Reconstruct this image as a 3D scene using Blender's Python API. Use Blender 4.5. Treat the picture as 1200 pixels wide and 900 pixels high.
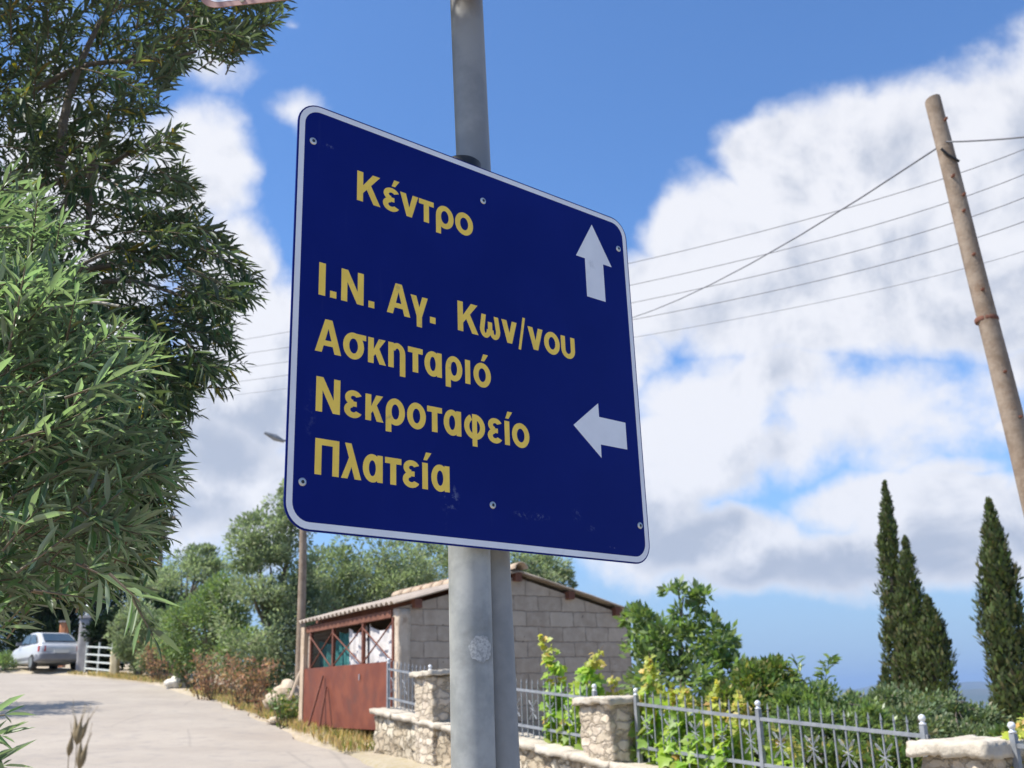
import bpy, math, random
import numpy as np
from mathutils import Vector, Matrix

for o in list(bpy.data.objects):
    bpy.data.objects.remove(o)
C = bpy.context.scene.collection
SC = bpy.context.scene
rng = np.random.default_rng(7)
random.seed(7)
RAD = math.radians

# ------------------------------------------------------------------ camera
PITCH, ROLL, EYE, FPX = 0.2971, -0.0304, 1.75, 1210.0
_R0 = np.array([1., 0, 0]); _U0 = np.array([0, -math.sin(PITCH), math.cos(PITCH)])
_F = np.array([0, math.cos(PITCH), math.sin(PITCH)])
_R = math.cos(ROLL) * _R0 + math.sin(ROLL) * _U0
_U = -math.sin(ROLL) * _R0 + math.cos(ROLL) * _U0
_E = np.array([0, 0, EYE])
cd = bpy.data.cameras.new('camera'); cam = bpy.data.objects.new('camera', cd); C.objects.link(cam)
cd.sensor_width = 36.0; cd.lens = 36.0 * FPX / 1200.0
cd.clip_start = 0.05; cd.clip_end = 90000
cd.dof.use_dof = True; cd.dof.focus_distance = 1.95; cd.dof.aperture_fstop = 9.0
M = Matrix(((_R[0], _U[0], -_F[0], 0), (_R[1], _U[1], -_F[1], 0), (_R[2], _U[2], -_F[2], EYE), (0, 0, 0, 1)))
cam.matrix_world = M
SC.camera = cam

def ray(x, y):
    return _R * (x - 600) / FPX + _U * (450 - y) / FPX + _F

def at(x, y, Y):
    d = ray(x, y)
    return _E + d * (Y / d[1])

# ------------------------------------------------------------------ light and sky
SUN_EL, SUN_AZ = RAD(56), RAD(-104)          # azimuth from +Y towards +X
to_sun = Vector((math.sin(SUN_AZ) * math.cos(SUN_EL), math.cos(SUN_AZ) * math.cos(SUN_EL), math.sin(SUN_EL)))
sl = bpy.data.lights.new('sun', 'SUN'); sl.energy = 5.0; sl.angle = RAD(0.53); sl.color = (1, .95, .87)
so = bpy.data.objects.new('sun', sl); C.objects.link(so)
so.rotation_euler = (-to_sun).to_track_quat('-Z', 'Y').to_euler()
so.location = (-20, 0, 30)

SC.view_settings.view_transform = 'Standard'
SC.view_settings.look = 'None'
SC.view_settings.gamma = 1
SC.view_settings.exposure = 0.62
SC.view_settings.use_curve_mapping = False

W = bpy.data.worlds.new('World'); SC.world = W; W.use_nodes = True
nt = W.node_tree; nt.nodes.clear()

class NB:
    """tiny node builder"""
    def __init__(s, tree): s.t = tree
    def n(s, kind, **kw):
        nd = s.t.nodes.new(kind)
        for k, v in kw.items(): setattr(nd, k, v)
        return nd
    def put(s, sock, v):
        if v is None: return
        if hasattr(v, 'is_output') or isinstance(v, bpy.types.NodeSocket): s.t.links.new(v, sock)
        else:
            if hasattr(sock.default_value, '__len__') and not hasattr(v, '__len__'): v = (v,) * len(sock.default_value)
            if hasattr(v, '__len__') and len(v) == 3 and len(sock.default_value) == 4: v = (*v, 1)
            sock.default_value = v
    def m(s, op, a, b=None, c=None, clamp=False):
        nd = s.n('ShaderNodeMath', operation=op, use_clamp=clamp)
        s.put(nd.inputs[0], a)
        if b is not None: s.put(nd.inputs[1], b)
        if c is not None: s.put(nd.inputs[2], c)
        return nd.outputs[0]
    def v(s, op, a, b=None):
        nd = s.n('ShaderNodeVectorMath', operation=op); s.put(nd.inputs[0], a)
        if b is not None:
            if op == 'SCALE': s.put(nd.inputs[3], b)
            else: s.put(nd.inputs[1], b)
        return nd.outputs[1] if op in ('DOT_PRODUCT', 'LENGTH', 'DISTANCE') else nd.outputs[0]
    def mix(s, f, a, b, blend='MIX'):
        nd = s.n('ShaderNodeMix', data_type='RGBA', blend_type=blend)
        s.put(nd.inputs[0], f); s.put(nd.inputs[6], a); s.put(nd.inputs[7], b)
        return nd.outputs[2]
    def noise(s, vec, scale, detail=4, rough=.55, dist=0, out=0, lac=2.0):
        nd = s.n('ShaderNodeTexNoise'); s.put(nd.inputs['Vector'], vec)
        nd.inputs['Scale'].default_value = scale; nd.inputs['Detail'].default_value = detail
        nd.inputs['Roughness'].default_value = rough; nd.inputs['Distortion'].default_value = dist
        nd.inputs['Lacunarity'].default_value = lac
        return nd.outputs[out]
    def ss(s, x, lo, hi, a=0., b=1.):
        nd = s.n('ShaderNodeMapRange', interpolation_type='SMOOTHSTEP')
        s.put(nd.inputs[0], x); s.put(nd.inputs[1], lo); s.put(nd.inputs[2], hi); s.put(nd.inputs[3], a); s.put(nd.inputs[4], b)
        return nd.outputs[0]
    def comb(s, x, y, z):
        nd = s.n('ShaderNodeCombineXYZ'); s.put(nd.inputs[0], x); s.put(nd.inputs[1], y); s.put(nd.inputs[2], z); return nd.outputs[0]

b = NB(nt)
tc = b.n('ShaderNodeTexCoord').outputs['Generated']
sky = b.n('ShaderNodeTexSky', sky_type='NISHITA')
sky.sun_disc = False; sky.sun_elevation = SUN_EL; sky.sun_rotation = SUN_AZ
sky.air_density = 1.0; sky.dust_density = 0.6; sky.ozone_density = 2.2; sky.altitude = 150

# clouds: soft ellipses placed by compass bearing and elevation, broken up by fractal noise
def azel(px, py):
    d = ray(px, py); d = d / np.linalg.norm(d)
    return math.atan2(d[0], d[1]), math.asin(d[2])
PXR = 1 / 1290.
sep = b.n('ShaderNodeSeparateXYZ'); b.put(sep.inputs[0], tc)
az0 = b.m('ARCTAN2', sep.outputs[0], sep.outputs[1]); el0 = b.m('ARCSINE', sep.outputs[2])
wn = b.n('ShaderNodeTexNoise'); b.put(wn.inputs['Vector'], tc)
wn.inputs['Scale'].default_value = 9; wn.inputs['Detail'].default_value = 3
wsep = b.n('ShaderNodeSeparateXYZ'); b.put(wsep.inputs[0], wn.outputs['Color'])
az = b.m('ADD', az0, b.m('MULTIPLY', b.m('SUBTRACT', wsep.outputs[0], .5), .10))
el = b.m('ADD', el0, b.m('MULTIPLY', b.m('SUBTRACT', wsep.outputs[1], .5), .07))

def blobfield(lst):
    acc = None
    for (px, py, rx, ry, w) in lst:
        a, e = azel(px, py)
        dx = b.m('MULTIPLY', b.m('SUBTRACT', az, a), 1 / (rx * PXR))
        dy = b.m('MULTIPLY', b.m('SUBTRACT', el, e), 1 / (ry * PXR))
        r = b.m('SQRT', b.m('ADD', b.m('MULTIPLY', dx, dx), b.m('MULTIPLY', dy, dy)))
        f = b.m('MULTIPLY', b.m('SUBTRACT', 1.0, r), w)
        acc = f if acc is None else b.m('MAXIMUM', acc, f)
    return acc
CL = [(930, 200, 105, 100, 1), (1000, 215, 150, 130, 1), (1130, 190, 180, 150, 1), (1270, 190, 220, 190, 1), (835, 275, 110, 90, 1), (880, 330, 160, 110, 1),
      (1000, 330, 260, 105, 1), (1140, 350, 210, 95, 1), (760, 350, 110, 80, 1), (720, 420, 100, 80, .9), (1240, 420, 90, 60, .7),
      (830, 470, 200, 75, .62), (800, 530, 170, 80, .95), (930, 520, 120, 70, .62), (740, 600, 130, 110, .95), (1000, 590, 110, 55, .75), (1085, 595, 140, 62, 1), (1210, 610, 110, 75, 1),
      (1000, 650, 320, 52, .75), (820, 630, 160, 55, .85), (1120, 660, 240, 36, .6), (640, 540, 170, 140, .8), (1040, 470, 130, 40, .38),
      (270, 330, 80, 120, 1), (300, 430, 120, 160, 1), (230, 560, 160, 130, 1), (310, 600, 110, 90, .9), (380, 500, 110, 170, .8),
      (250, 75, 75, 45, .55), (225, 190, 55, 95, .7), (340, 128, 50, 22, .32), (1000, 485, 280, 110, .42), (900, 440, 160, 60, .6), (250, 190, 60, 130, .5), (60, 330, 170, 280, .9), (330, 30, 25, 10, .3), (1165, 487, 40, 16, .36), (1110, 545, 90, 24, .4),
      (1500, 350, 250, 300, .9), (1900, 500, 300, 200, .8), (-500, 500, 250, 200, .9), (-300, -300, 250, 180, .6), (1600, -400, 300, 200, .7)]
F = blobfield(CL)
n1 = b.noise(tc, 7.5, 9, .58, .25)
n2 = b.noise(tc, 30, 6, .6)
gen = b.ss(b.m('SUBTRACT', b.noise(tc, 2.2, 3, .5), .0), .45, .68, -1., .55)       # scattered cloud added over the unseen sky, its cover set for neutral ambient light
behind = b.ss(sep.outputs[1], -.1, .35, 1., 0.)
gen = b.m('SUBTRACT', b.m('MULTIPLY', gen, behind), b.m('MULTIPLY', b.m('SUBTRACT', 1., behind), 1.))
Fall = b.m('MAXIMUM', F, gen)
dens_in = b.m('ADD', Fall, b.m('ADD', b.m('MULTIPLY', b.m('SUBTRACT', n1, .5), .95), b.m('MULTIPLY', b.m('SUBTRACT', n2, .5), .22)))
dens = b.ss(b.m('ADD', dens_in, b.m('MULTIPLY', b.m('SUBTRACT', b.noise(tc, 75, 4, .6), .5), .13)), 0.02, .40)
# bluish grey undersides: thickness towards the sun side compared with here
tcs = b.v('ADD', tc, tuple(np.array([-0.018, 0, .032])))
n1b = b.noise(tcs, 7.5, 9, .58, .25)
emb = b.m('MULTIPLY', b.m('SUBTRACT', n1b, n1), 3.2)
GR = [(1000, 668, 320, 62, 1.2), (800, 625, 150, 80, 1.1), (900, 590, 90, 50, .7), (260, 500, 110, 90, .8), (230, 620, 120, 60, .8), (900, 400, 200, 40, .35),
      (1100, 340, 200, 100, .45), (1200, 180, 150, 90, .35), (700, 560, 100, 80, .7), (1080, 640, 150, 40, .8), (1500, 420, 300, 150, .7)]
grey = b.m('ADD', b.m('MAXIMUM', blobfield(GR), 0.), b.m('ADD', emb, b.m('MULTIPLY', b.m('SUBTRACT', b.noise(tc, 4, 5, .6), .48), .9)))
grey = b.m('MULTIPLY', b.ss(grey, -.05, .85), b.ss(dens_in, .1, .6))
ccol = b.mix(grey, (.745, .75, .785), (.40, .44, .53))
skyc = b.mix(1.0, sky.outputs[0], (.69, .97, 1.28), 'MULTIPLY')
sbg = b.n('ShaderNodeBackground'); b.put(sbg.inputs[0], skyc); sbg.inputs[1].default_value = 0.107
cbg = b.n('ShaderNodeBackground'); b.put(cbg.inputs[0], ccol); cbg.inputs[1].default_value = 0.82
msh = b.n('ShaderNodeMixShader'); b.put(msh.inputs[0], b.m('MULTIPLY', dens, .96)); nt.links.new(sbg.outputs[0], msh.inputs[1]); nt.links.new(cbg.outputs[0], msh.inputs[2])
hbg = b.n('ShaderNodeBackground'); hbg.inputs[0].default_value = (.25, .34, .475, 1)     # pale band of moist air low over the sea
mh = b.n('ShaderNodeMixShader'); b.put(mh.inputs[0], b.ss(el0, .26, -.01, 0, .85)); nt.links.new(sbg.outputs[0], mh.inputs[1]); nt.links.new(hbg.outputs[0], mh.inputs[2])
nt.links.new(mh.outputs[0], msh.inputs[1])
wo = b.n('ShaderNodeOutputWorld'); nt.links.new(msh.outputs[0], wo.inputs[0])
W.cycles.sampling_method = 'MANUAL'; W.cycles.sample_map_resolution = 1024

# ------------------------------------------------------------------ materials
def new_mat(name):
    m = bpy.data.materials.new(name); m.use_nodes = True; m.node_tree.nodes.clear()
    B = NB(m.node_tree); out = B.n('ShaderNodeOutputMaterial'); p = B.n('ShaderNodeBsdfPrincipled')
    m.node_tree.links.new(p.outputs[0], out.inputs[0])
    B.p = p; B.out = out; B.tc = B.n('ShaderNodeTexCoord').outputs['Object']
    return m, B

def bump(B, h, strength=.4, dist=.01):
    bn = B.n('ShaderNodeBump'); bn.inputs['Strength'].default_value = strength; bn.inputs['Distance'].default_value = dist
    B.put(bn.inputs['Height'], h); B.put(B.p.inputs['Normal'], bn.outputs[0])

def surf(name, c1, c2, scale=5, rough=.8, metal=0., bstr=.3, bdist=.01, c3=None, scale3=1.2, lo3=.55, hi3=.7, spec=.4, bscale=None, detail=6):
    """two-tone worn surface with optional stains and a fine bump"""
    m, B = new_mat(name)
    n = B.noise(B.tc, scale, detail, .6)
    col = B.mix(B.ss(n, .35, .65), c1, c2)
    if c3 is not None: col = B.mix(B.ss(B.noise(B.tc, scale3, 6, .65), lo3, hi3), col, c3)
    B.put(B.p.inputs['Base Color'], col)
    B.p.inputs['Metallic'].default_value = metal
    B.put(B.p.inputs['Roughness'], B.ss(n, .2, .8, max(rough - .1, .05), min(rough + .1, 1)))
    B.p.inputs['Specular IOR Level'].default_value = spec
    if bstr: bump(B, B.noise(B.tc, bscale or scale * 6, 5, .6), bstr, bdist)
    return m

def leafmat(name, top, under, var=.35, trans=.25, rough=.4, alt=None, altfrac=0., spec=.5, transcol=None):
    m, B = new_mat(name)
    geo = B.n('ShaderNodeNewGeometry')
    rnd = geo.outputs['Random Per Island']
    hs = B.n('ShaderNodeHueSaturation')
    col = B.mix(geo.outputs['Backfacing'], top, under)
    if alt is not None:
        col = B.mix(B.ss(rnd, 1 - altfrac - .01, 1 - altfrac + .01), col, alt)
    r2 = B.m('FRACT', B.m('MULTIPLY', rnd, 17.31)); r3 = B.m('FRACT', B.m('MULTIPLY', rnd, 41.7))
    B.put(hs.inputs['Hue'], B.m('ADD', .5, B.m('MULTIPLY', B.m('SUBTRACT', r3, .5), .05)))
    B.put(hs.inputs['Saturation'], B.m('ADD', 1 - var * .25, B.m('MULTIPLY', r2, var * .5)))
    B.put(hs.inputs['Value'], B.m('ADD', 1 - var, B.m('MULTIPLY', r2, 2 * var)))
    B.put(hs.inputs['Color'], col)
    B.put(B.p.inputs['Base Color'], hs.outputs[0]); B.p.inputs['Roughness'].default_value = rough
    B.p.inputs['Specular IOR Level'].default_value = spec
    if trans > 0:
        tr = B.n('ShaderNodeBsdfTranslucent')
        B.put(tr.inputs[0], B.mix(1, hs.outputs[0], transcol or (1.5, 1.7, .6), 'MULTIPLY'))
        mx = B.n('ShaderNodeMixShader'); mx.inputs[0].default_value = trans
        B.t.links.new(B.p.outputs[0], mx.inputs[1]); B.t.links.new(tr.outputs[0], mx.inputs[2])
        B.t.links.new(mx.outputs[0], B.out.inputs[0])
    return m

MT = {}
MT['galv'] = surf('galvanised_steel', (.24, .252, .248), (.34, .35, .34), 16, .5, .12, .2, .002, c3=(.185, .185, .175), scale3=7, lo3=.52, hi3=.72)
MT['galv_b'] = surf('galvanised_steel_dull', (.21, .215, .215), (.27, .275, .272), 12, .55, .12, .12, .002, c3=(.2, .205, .22), scale3=4, lo3=.52, hi3=.75)
MT['black'] = surf('black_plastic', (.012, .012, .013), (.02, .02, .02), 20, .5, 0, 0)
MT['bolt'] = surf('bolt_zinc', (.45, .46, .46), (.6, .6, .58), 60, .4, .7, .2, .001)
MT['hole'] = surf('bolt_socket', (.03, .03, .03), (.05, .05, .05), 60, .6, .3, 0)
MT['alu'] = surf('aluminium_edge', (.35, .36, .37), (.45, .46, .47), 20, .45, .8, 0)
MT['lamp_grey'] = surf('lamp_grey', (.2, .21, .22), (.28, .29, .3), 8, .5, .3, 0)
MT['white_refl'] = surf('sign_white', (.74, .75, .77), (.68, .69, .72), 9, .45, 0, 0, c3=(.55, .56, .58), scale3=14, lo3=.62, hi3=.8)
MT['gold'] = surf('sign_yellow', (.90, .62, .085), (.82, .56, .08), 25, .45, 0, 0, c3=(.5, .36, .12), scale3=30, lo3=.6, hi3=.75)
MT['tan_sign'] = surf('faded_brown_sign', (.42, .24, .21), (.36, .20, .17), 7, .5, 0, .1, .002)

def sign_blue():
    m, B = new_mat('sign_blue')
    n = B.noise(B.tc, 3.2, 5, .6)
    col = B.mix(B.ss(n, .3, .7), (.0025, .009, .125), (.004, .012, .145))
    vz = B.n('ShaderNodeMapping'); B.put(vz.inputs[0], B.tc); vz.inputs['Scale'].default_value = (60, 60, 4)
    streak = B.ss(B.noise(vz.outputs[0], 1.0, 4, .6), .62, .82)
    col = B.mix(B.m('MULTIPLY', streak, .055), col, (.10, .12, .24))
    speck = B.ss(B.noise(B.tc, 60, 2, .5), .76, .82)
    col = B.mix(B.m('MULTIPLY', speck, B.m('MULTIPLY', B.ss(B.noise(B.tc, 9, 2), .5, .7), .35)), col, (.2, .22, .35))
    # scuffs: where the sheeting has been scraped, each at its own spot on the panel
    for (s, t, rs, rt, ns, amt) in SCUFFS:
        P = sp(s, t, 0) - SIGN_BASE
        d = B.v('SUBTRACT', B.tc, tuple(P))
        a = B.m('MULTIPLY', B.v('DOT_PRODUCT', d, tuple(SV)), 1000 / rs); c = B.m('MULTIPLY', B.v('DOT_PRODUCT', d, tuple(TV)), 1000 / rt)
        r = B.m('SQRT', B.m('ADD', B.m('MULTIPLY', a, a), B.m('MULTIPLY', c, c)))
        msk = B.m('MULTIPLY', B.ss(r, .3, 1, 1, 0), B.ss(B.noise(B.tc, ns, 4, .7), .5, .66))
        col = B.mix(B.m('MULTIPLY', msk, amt), col, (.22, .26, .38))
    B.put(B.p.inputs['Base Color'], col); B.put(B.p.inputs['Roughness'], B.ss(n, .3, .7, .38, .5))
    B.p.inputs['Specular IOR Level'].default_value = .10
    bump(B, B.noise(B.tc, 5, 2), .08, .006)
    return m

# ------------------------------------------------------------------ mesh helpers
class MB:
    def __init__(s): s.v = []; s.f = []; s.k = 0; s.sm = []
    def add(s, vs, fs, smooth=False):
        s.v.append(np.asarray(vs, float).reshape(-1, 3)); n = s.k
        s.f += [tuple(i + n for i in f) for f in fs]; s.sm += [smooth] * len(fs); s.k += len(s.v[-1]); return s
    def hexa(s, p):   # 8 corners: bottom 4 ccw, top 4 ccw
        return s.add(p, [(3, 2, 1, 0), (4, 5, 6, 7), (0, 1, 5, 4), (1, 2, 6, 5), (2, 3, 7, 6), (3, 0, 4, 7)])
    def box(s, lo, hi):
        (a, c, e), (d, f, g) = lo, hi
        return s.hexa([(a, c, e), (d, c, e), (d, f, e), (a, f, e), (a, c, g), (d, c, g), (d, f, g), (a, f, g)])
    def tube(s, pts, r, n=10, cap=True, smooth=True):
        pts = np.asarray(pts, float); m = len(pts)
        r = np.full(m, r) if np.isscalar(r) else np.asarray(r, float)
        tan = np.gradient(pts, axis=0) if m > 2 else np.repeat((pts[1] - pts[0])[None], 2, 0)
        ref = np.array([0, 0, 1.]) if abs(tan[0][2]) < .9 * np.linalg.norm(tan[0]) else np.array([1., 0, 0])
        vs = []
        for i in range(m):
            t = tan[i] / (np.linalg.norm(tan[i]) + 1e-12)
            u = np.cross(t, ref); u /= np.linalg.norm(u) + 1e-12; w = np.cross(t, u); ref = np.cross(u, t) if False else ref
            for j in range(n):
                a = 2 * math.pi * j / n; vs.append(pts[i] + r[i] * (math.cos(a) * u + math.sin(a) * w))
        fs = [(i * n + j, i * n + (j + 1) % n, (i + 1) * n + (j + 1) % n, (i + 1) * n + j) for i in range(m - 1) for j in range(n)]
        s.add(vs, fs, smooth)
        if cap:
            s.add(vs[:n], [tuple(range(n))[::-1]]); s.add(vs[-n:], [tuple(range(n))])
        return s
    def lathe(s, prof, c=(0, 0, 0), n=16):
        vs = [(c[0] + r * math.cos(2 * math.pi * j / n), c[1] + r * math.sin(2 * math.pi * j / n), c[2] + z) for r, z in prof for j in range(n)]
        m = len(prof)
        fs = [(i * n + j, i * n + (j + 1) % n, (i + 1) * n + (j + 1) % n, (i + 1) * n + j) for i in range(m - 1) for j in range(n)]
        s.add(vs, fs, True); s.add(vs[:n], [tuple(range(n))[::-1]]); s.add(vs[-n:], [tuple(range(n))]); return s
    def ball(s, c, r, n=12, k=8):
        return s.lathe([(max(r * math.sin(math.pi * i / k), r * .02), -r * math.cos(math.pi * i / k)) for i in range(k + 1)], c, n)
    def prism(s, poly, thick_vec):
        poly = np.asarray(poly, float); n = len(poly); t = np.asarray(thick_vec, float)
        vs = np.concatenate([poly, poly + t])
        return s.add(vs, [tuple(range(n))[::-1], tuple(range(n, 2 * n))] + [(i, (i + 1) % n, (i + 1) % n + n, i + n) for i in range(n)])
    def build(s, name, m, parent=None, org=(0, 0, 0), rot=0, recalc=True):
        me = bpy.data.meshes.new(name)
        V = np.concatenate(s.v) if s.v else np.zeros((0, 3))
        if parent is not None and rot is None: V = V - np.array(org)
        elif parent is None: V = V - np.array(org)
        me.from_pydata(V.tolist(), [], s.f)
        me.polygons.foreach_set('use_smooth', s.sm)
        if recalc:
            import bmesh
            bm = bmesh.new(); bm.from_mesh(me); bmesh.ops.recalc_face_normals(bm, faces=bm.faces); bm.to_mesh(me); bm.free()
        me.materials.append(MT[m] if isinstance(m, str) else m)
        o = bpy.data.objects.new(name, me); C.objects.link(o)
        if parent is not None: o.parent = parent
        else: o.location = org
        return o

def tag(o, label=None, cat=None, group=None, kind=None):
    if label: o['label'] = label
    if cat: o['category'] = cat
    if group: o['group'] = group
    if kind: o['kind'] = kind
    return o

def thing(name, label, cat, loc=(0, 0, 0), rotz=0, group=None):
    o = bpy.data.objects.new(name, None); C.objects.link(o); o.empty_display_size = .1
    o.location = loc; o.rotation_euler = (0, 0, rotz)
    return tag(o, label, cat, group)

def part(mb, name, m, root):
    """child built from world-space verts; root is an unrotated Empty"""
    return mb.build(name, m, root, org=tuple(root.location), rot=None)

def raw_mesh(name, V, faces_flat, nper, m, parent, org):
    me = bpy.data.meshes.new(name)
    V = (V - np.array(org)).astype(np.float32)
    nf = len(faces_flat) // nper
    me.vertices.add(len(V)); me.vertices.foreach_set('co', V.ravel())
    me.loops.add(len(faces_flat)); me.loops.foreach_set('vertex_index', faces_flat.astype(np.int32))
    me.polygons.add(nf); me.polygons.foreach_set('loop_start', np.arange(0, nf * nper, nper, dtype=np.int32))
    me.polygons.foreach_set('loop_total', np.full(nf, nper, dtype=np.int32))
    me.update(calc_edges=True); me.validate()
    me.materials.append(MT[m] if isinstance(m, str) else m)
    o = bpy.data.objects.new(name, me); C.objects.link(o)
    if parent is not None: o.parent = parent
    else: o.location = org
    return o

def norm(a): return a / (np.linalg.norm(a, axis=-1, keepdims=True) + 1e-12)

def leaves(name, m, parent, org, P, Dv, Nv, L, Wd, fold=.25, curl=.15):
    """lance-shaped leaves, two quads each, folded along the midrib and curved along it"""
    n = len(P); Dv = norm(Dv); S = norm(np.cross(Dv, Nv)); Nn = norm(np.cross(S, Dv))
    L = np.broadcast_to(L, n)[:, None]; Wd = np.broadcast_to(Wd, n)[:, None]
    def q(a, w, h): return P + Dv * L * a + S * Wd * w + Nn * (abs(w) * Wd * fold * 2 - L * curl * a * a + h)
    V = np.stack([q(0, 0, 0), q(.3, .42, 0), q(.65, .40, 0), q(1, 0, 0), q(.65, -.40, 0), q(.3, -.42, 0)], 1).reshape(-1, 3)
    base = (np.arange(n) * 6)[:, None]
    Fc = np.concatenate([base + np.array([0, 1, 2, 3]), base + np.array([0, 3, 4, 5])], 1).ravel()
    return raw_mesh(name, V, Fc, 4, m, parent, org)

def diamonds(name, m, parent, org, P, Dv, Nv, L, Wd):
    n = len(P); Dv = norm(Dv); S = norm(np.cross(Dv, Nv))
    L = np.broadcast_to(L, n)[:, None]; Wd = np.broadcast_to(Wd, n)[:, None]
    V = np.stack([P, P + Dv * L * .45 + S * Wd * .5, P + Dv * L, P + Dv * L * .55 - S * Wd * .5], 1).reshape(-1, 3)
    return raw_mesh(name, V, np.arange(n * 4), 4, m, parent, org)

def vine_leaves(name, m, parent, org, P, Dv, Nv, L):
    """broad five-lobed leaves, slightly cupped"""
    n = len(P); Dv = norm(Dv); S = norm(np.cross(Dv, Nv)); Nn = norm(np.cross(S, Dv)); L = np.broadcast_to(L, n)[:, None]
    out = [(.05, 0), (-.08, .28), (.22, .52), (.38, .36), (.66, .46), (.68, .22), (1, 0), (.68, -.22), (.66, -.46), (.38, -.36), (.22, -.52), (-.08, -.28)]
    V = np.stack([P + Dv * L * a + S * L * c + Nn * L * (.22 * abs(c) - .2 * a * a) for a, c in out] , 1)
    V = np.concatenate([(P + Dv * L * .35)[:, None], V], 1).reshape(-1, 3)
    k = len(out); base = (np.arange(n) * (k + 1))[:, None, None]
    tri = np.array([[0, i + 1, (i + 1) % k + 1] for i in range(k)])[None]
    return raw_mesh(name, V, (base + tri).ravel(), 3, m, parent, org)

def rand_unit(n):
    return norm(rng.normal(size=(n, 3)))

# ------------------------------------------------------------------ ground, road, sea, far land
P0 = np.array([-1.154, 14.30]); DT = np.array([.5358, -.8444]); NI = np.array([.8444, .5358])   # wall line (t towards the camera) and its inner side
WROT = math.atan2(NI[1], NI[0])
def wloc(t, x): return P0 + DT * t + NI * x
def onwall(px, py, off=0.):
    """point where a sight line meets the upright plane `off` metres inside the wall line -> (t, z)"""
    d = ray(px, py); n = np.array([NI[0], NI[1], 0]); q = np.array([*(P0 + NI * off), 0])
    w = _E + d * (((q - _E) @ n) / (d @ n))
    return float((w[:2] - P0) @ DT), float(w[2])

def vnoise(x, y, s=1.0, seed=0):
    x = np.asarray(x) / s; y = np.asarray(y) / s
    xi = np.floor(x).astype(int); yi = np.floor(y).astype(int); xf = x - xi; yf = y - yi
    h = lambda i, j: (np.sin(i * 127.1 + j * 311.7 + seed * 74.7) * 43758.5453) % 1.0
    u = xf * xf * (3 - 2 * xf); w = yf * yf * (3 - 2 * yf)
    return (h(xi, yi) * (1 - u) + h(xi + 1, yi) * u) * (1 - w) + (h(xi, yi + 1) * (1 - u) + h(xi + 1, yi + 1) * u) * w

def G(X, Y): return .0639 * Y - .0388 * X
RE = np.array([(9, -4), (4.8, 2), (3.2, 4.7), (1.6, 7.5), (.3, 9.8), (-.95, 12), (-2.05, 14.3), (-2.95, 16.2), (-4.21, 19), (-5.58, 22), (-7.75, 26.35), (-11.1, 32.4), (-13.9, 36.0), (-16.7, 38.4), (-21, 40), (-30, 42), (-45, 44)], float)
RW = np.array([3.8, 3.8, 3.9, 4.3, 5, 5.4, 5.6, 5.7, 6, 6, 6, 6, 6, 6, 6, 6, 6], float)
def smooth_poly(Pt, W_, k=8):
    out, ow = [], []
    for i in range(len(Pt) - 1):
        p0, p1, p2, p3 = Pt[max(i - 1, 0)], Pt[i], Pt[i + 1], Pt[min(i + 2, len(Pt) - 1)]
        for j in range(k):
            t = j / k
            out.append(.5 * ((2 * p1) + (-p0 + p2) * t + (2 * p0 - 5 * p1 + 4 * p2 - p3) * t * t + (-p0 + 3 * p1 - 3 * p2 + p3) * t ** 3)); ow.append(W_[i] * (1 - t) + W_[i + 1] * t)
    out.append(Pt[-1]); ow.append(W_[-1]); return np.array(out), np.array(ow)
RS, RWS = smooth_poly(RE, RW)
rt = norm(np.gradient(RS, axis=0)); rl = np.stack([-rt[:, 1], rt[:, 0]], 1)     # left of travel = away from the wall
RC = RS + rl * (RWS / 2)[:, None]
def road_sd(X, Y):
    """signed distance past the road's edge (negative on the road)"""
    d = np.hypot(X[..., None] - RC[:, 0], Y[..., None] - RC[:, 1]); i = d.argmin(-1)
    return d.min(-1) - RWS[i] / 2
def Zg(X, Y):
    X = np.asarray(X, float); Y = np.asarray(Y, float)
    ins = (X - P0[0]) * NI[0] + (Y - P0[1]) * NI[1]
    r = np.hypot(X, Y)
    z = G(X, Y)
    fall = np.clip(ins - 7.5, 0, None)
    z = z - .26 * np.minimum(fall, 30) - .12 * np.clip(fall - 30, 0, None)
    far = np.clip(np.maximum(r - 70, 0), 0, None)
    z = z - .12 * far * (ins < 7.5) - .0639 * np.clip(Y - 60, 0, None) - .0388 * np.clip(-X - 40, 0, None)
    return np.maximum(z, -170)

def ring_grid():
    rr = np.concatenate([np.linspace(0, 50, 101), np.geomspace(51, 2600, 50)])
    aa = np.linspace(0, 2 * np.pi, 361)[:-1]
    R_, A_ = np.meshgrid(rr, aa, indexing='ij')
    return R_ * np.sin(A_), R_ * np.cos(A_) + 12
GX, GY = ring_grid()
GZ = Zg(GX, GY)
near = np.hypot(GX, GY) < 75
sd = np.full(GX.shape, 50.); sd[near] = road_sd(GX[near], GY[near])
rough = (vnoise(GX, GY, .8, 1) - .4) * .10 + (vnoise(GX, GY, 2.7, 2) - .5) * .16
GZ = np.where(sd < .12, GZ - .05, GZ + np.clip(sd, 0, .8) * .06 + rough * np.clip(sd - .1, 0, 1))
nr, na = GX.shape
V = np.stack([GX, GY, GZ], -1).reshape(-1, 3)
ii, jj = np.meshgrid(np.arange(nr - 1), np.arange(na), indexing='ij')
Fq = np.stack([ii * na + jj, (ii + 1) * na + jj, (ii + 1) * na + (jj + 1) % na, ii * na + (jj + 1) % na], -1).reshape(-1)
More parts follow.
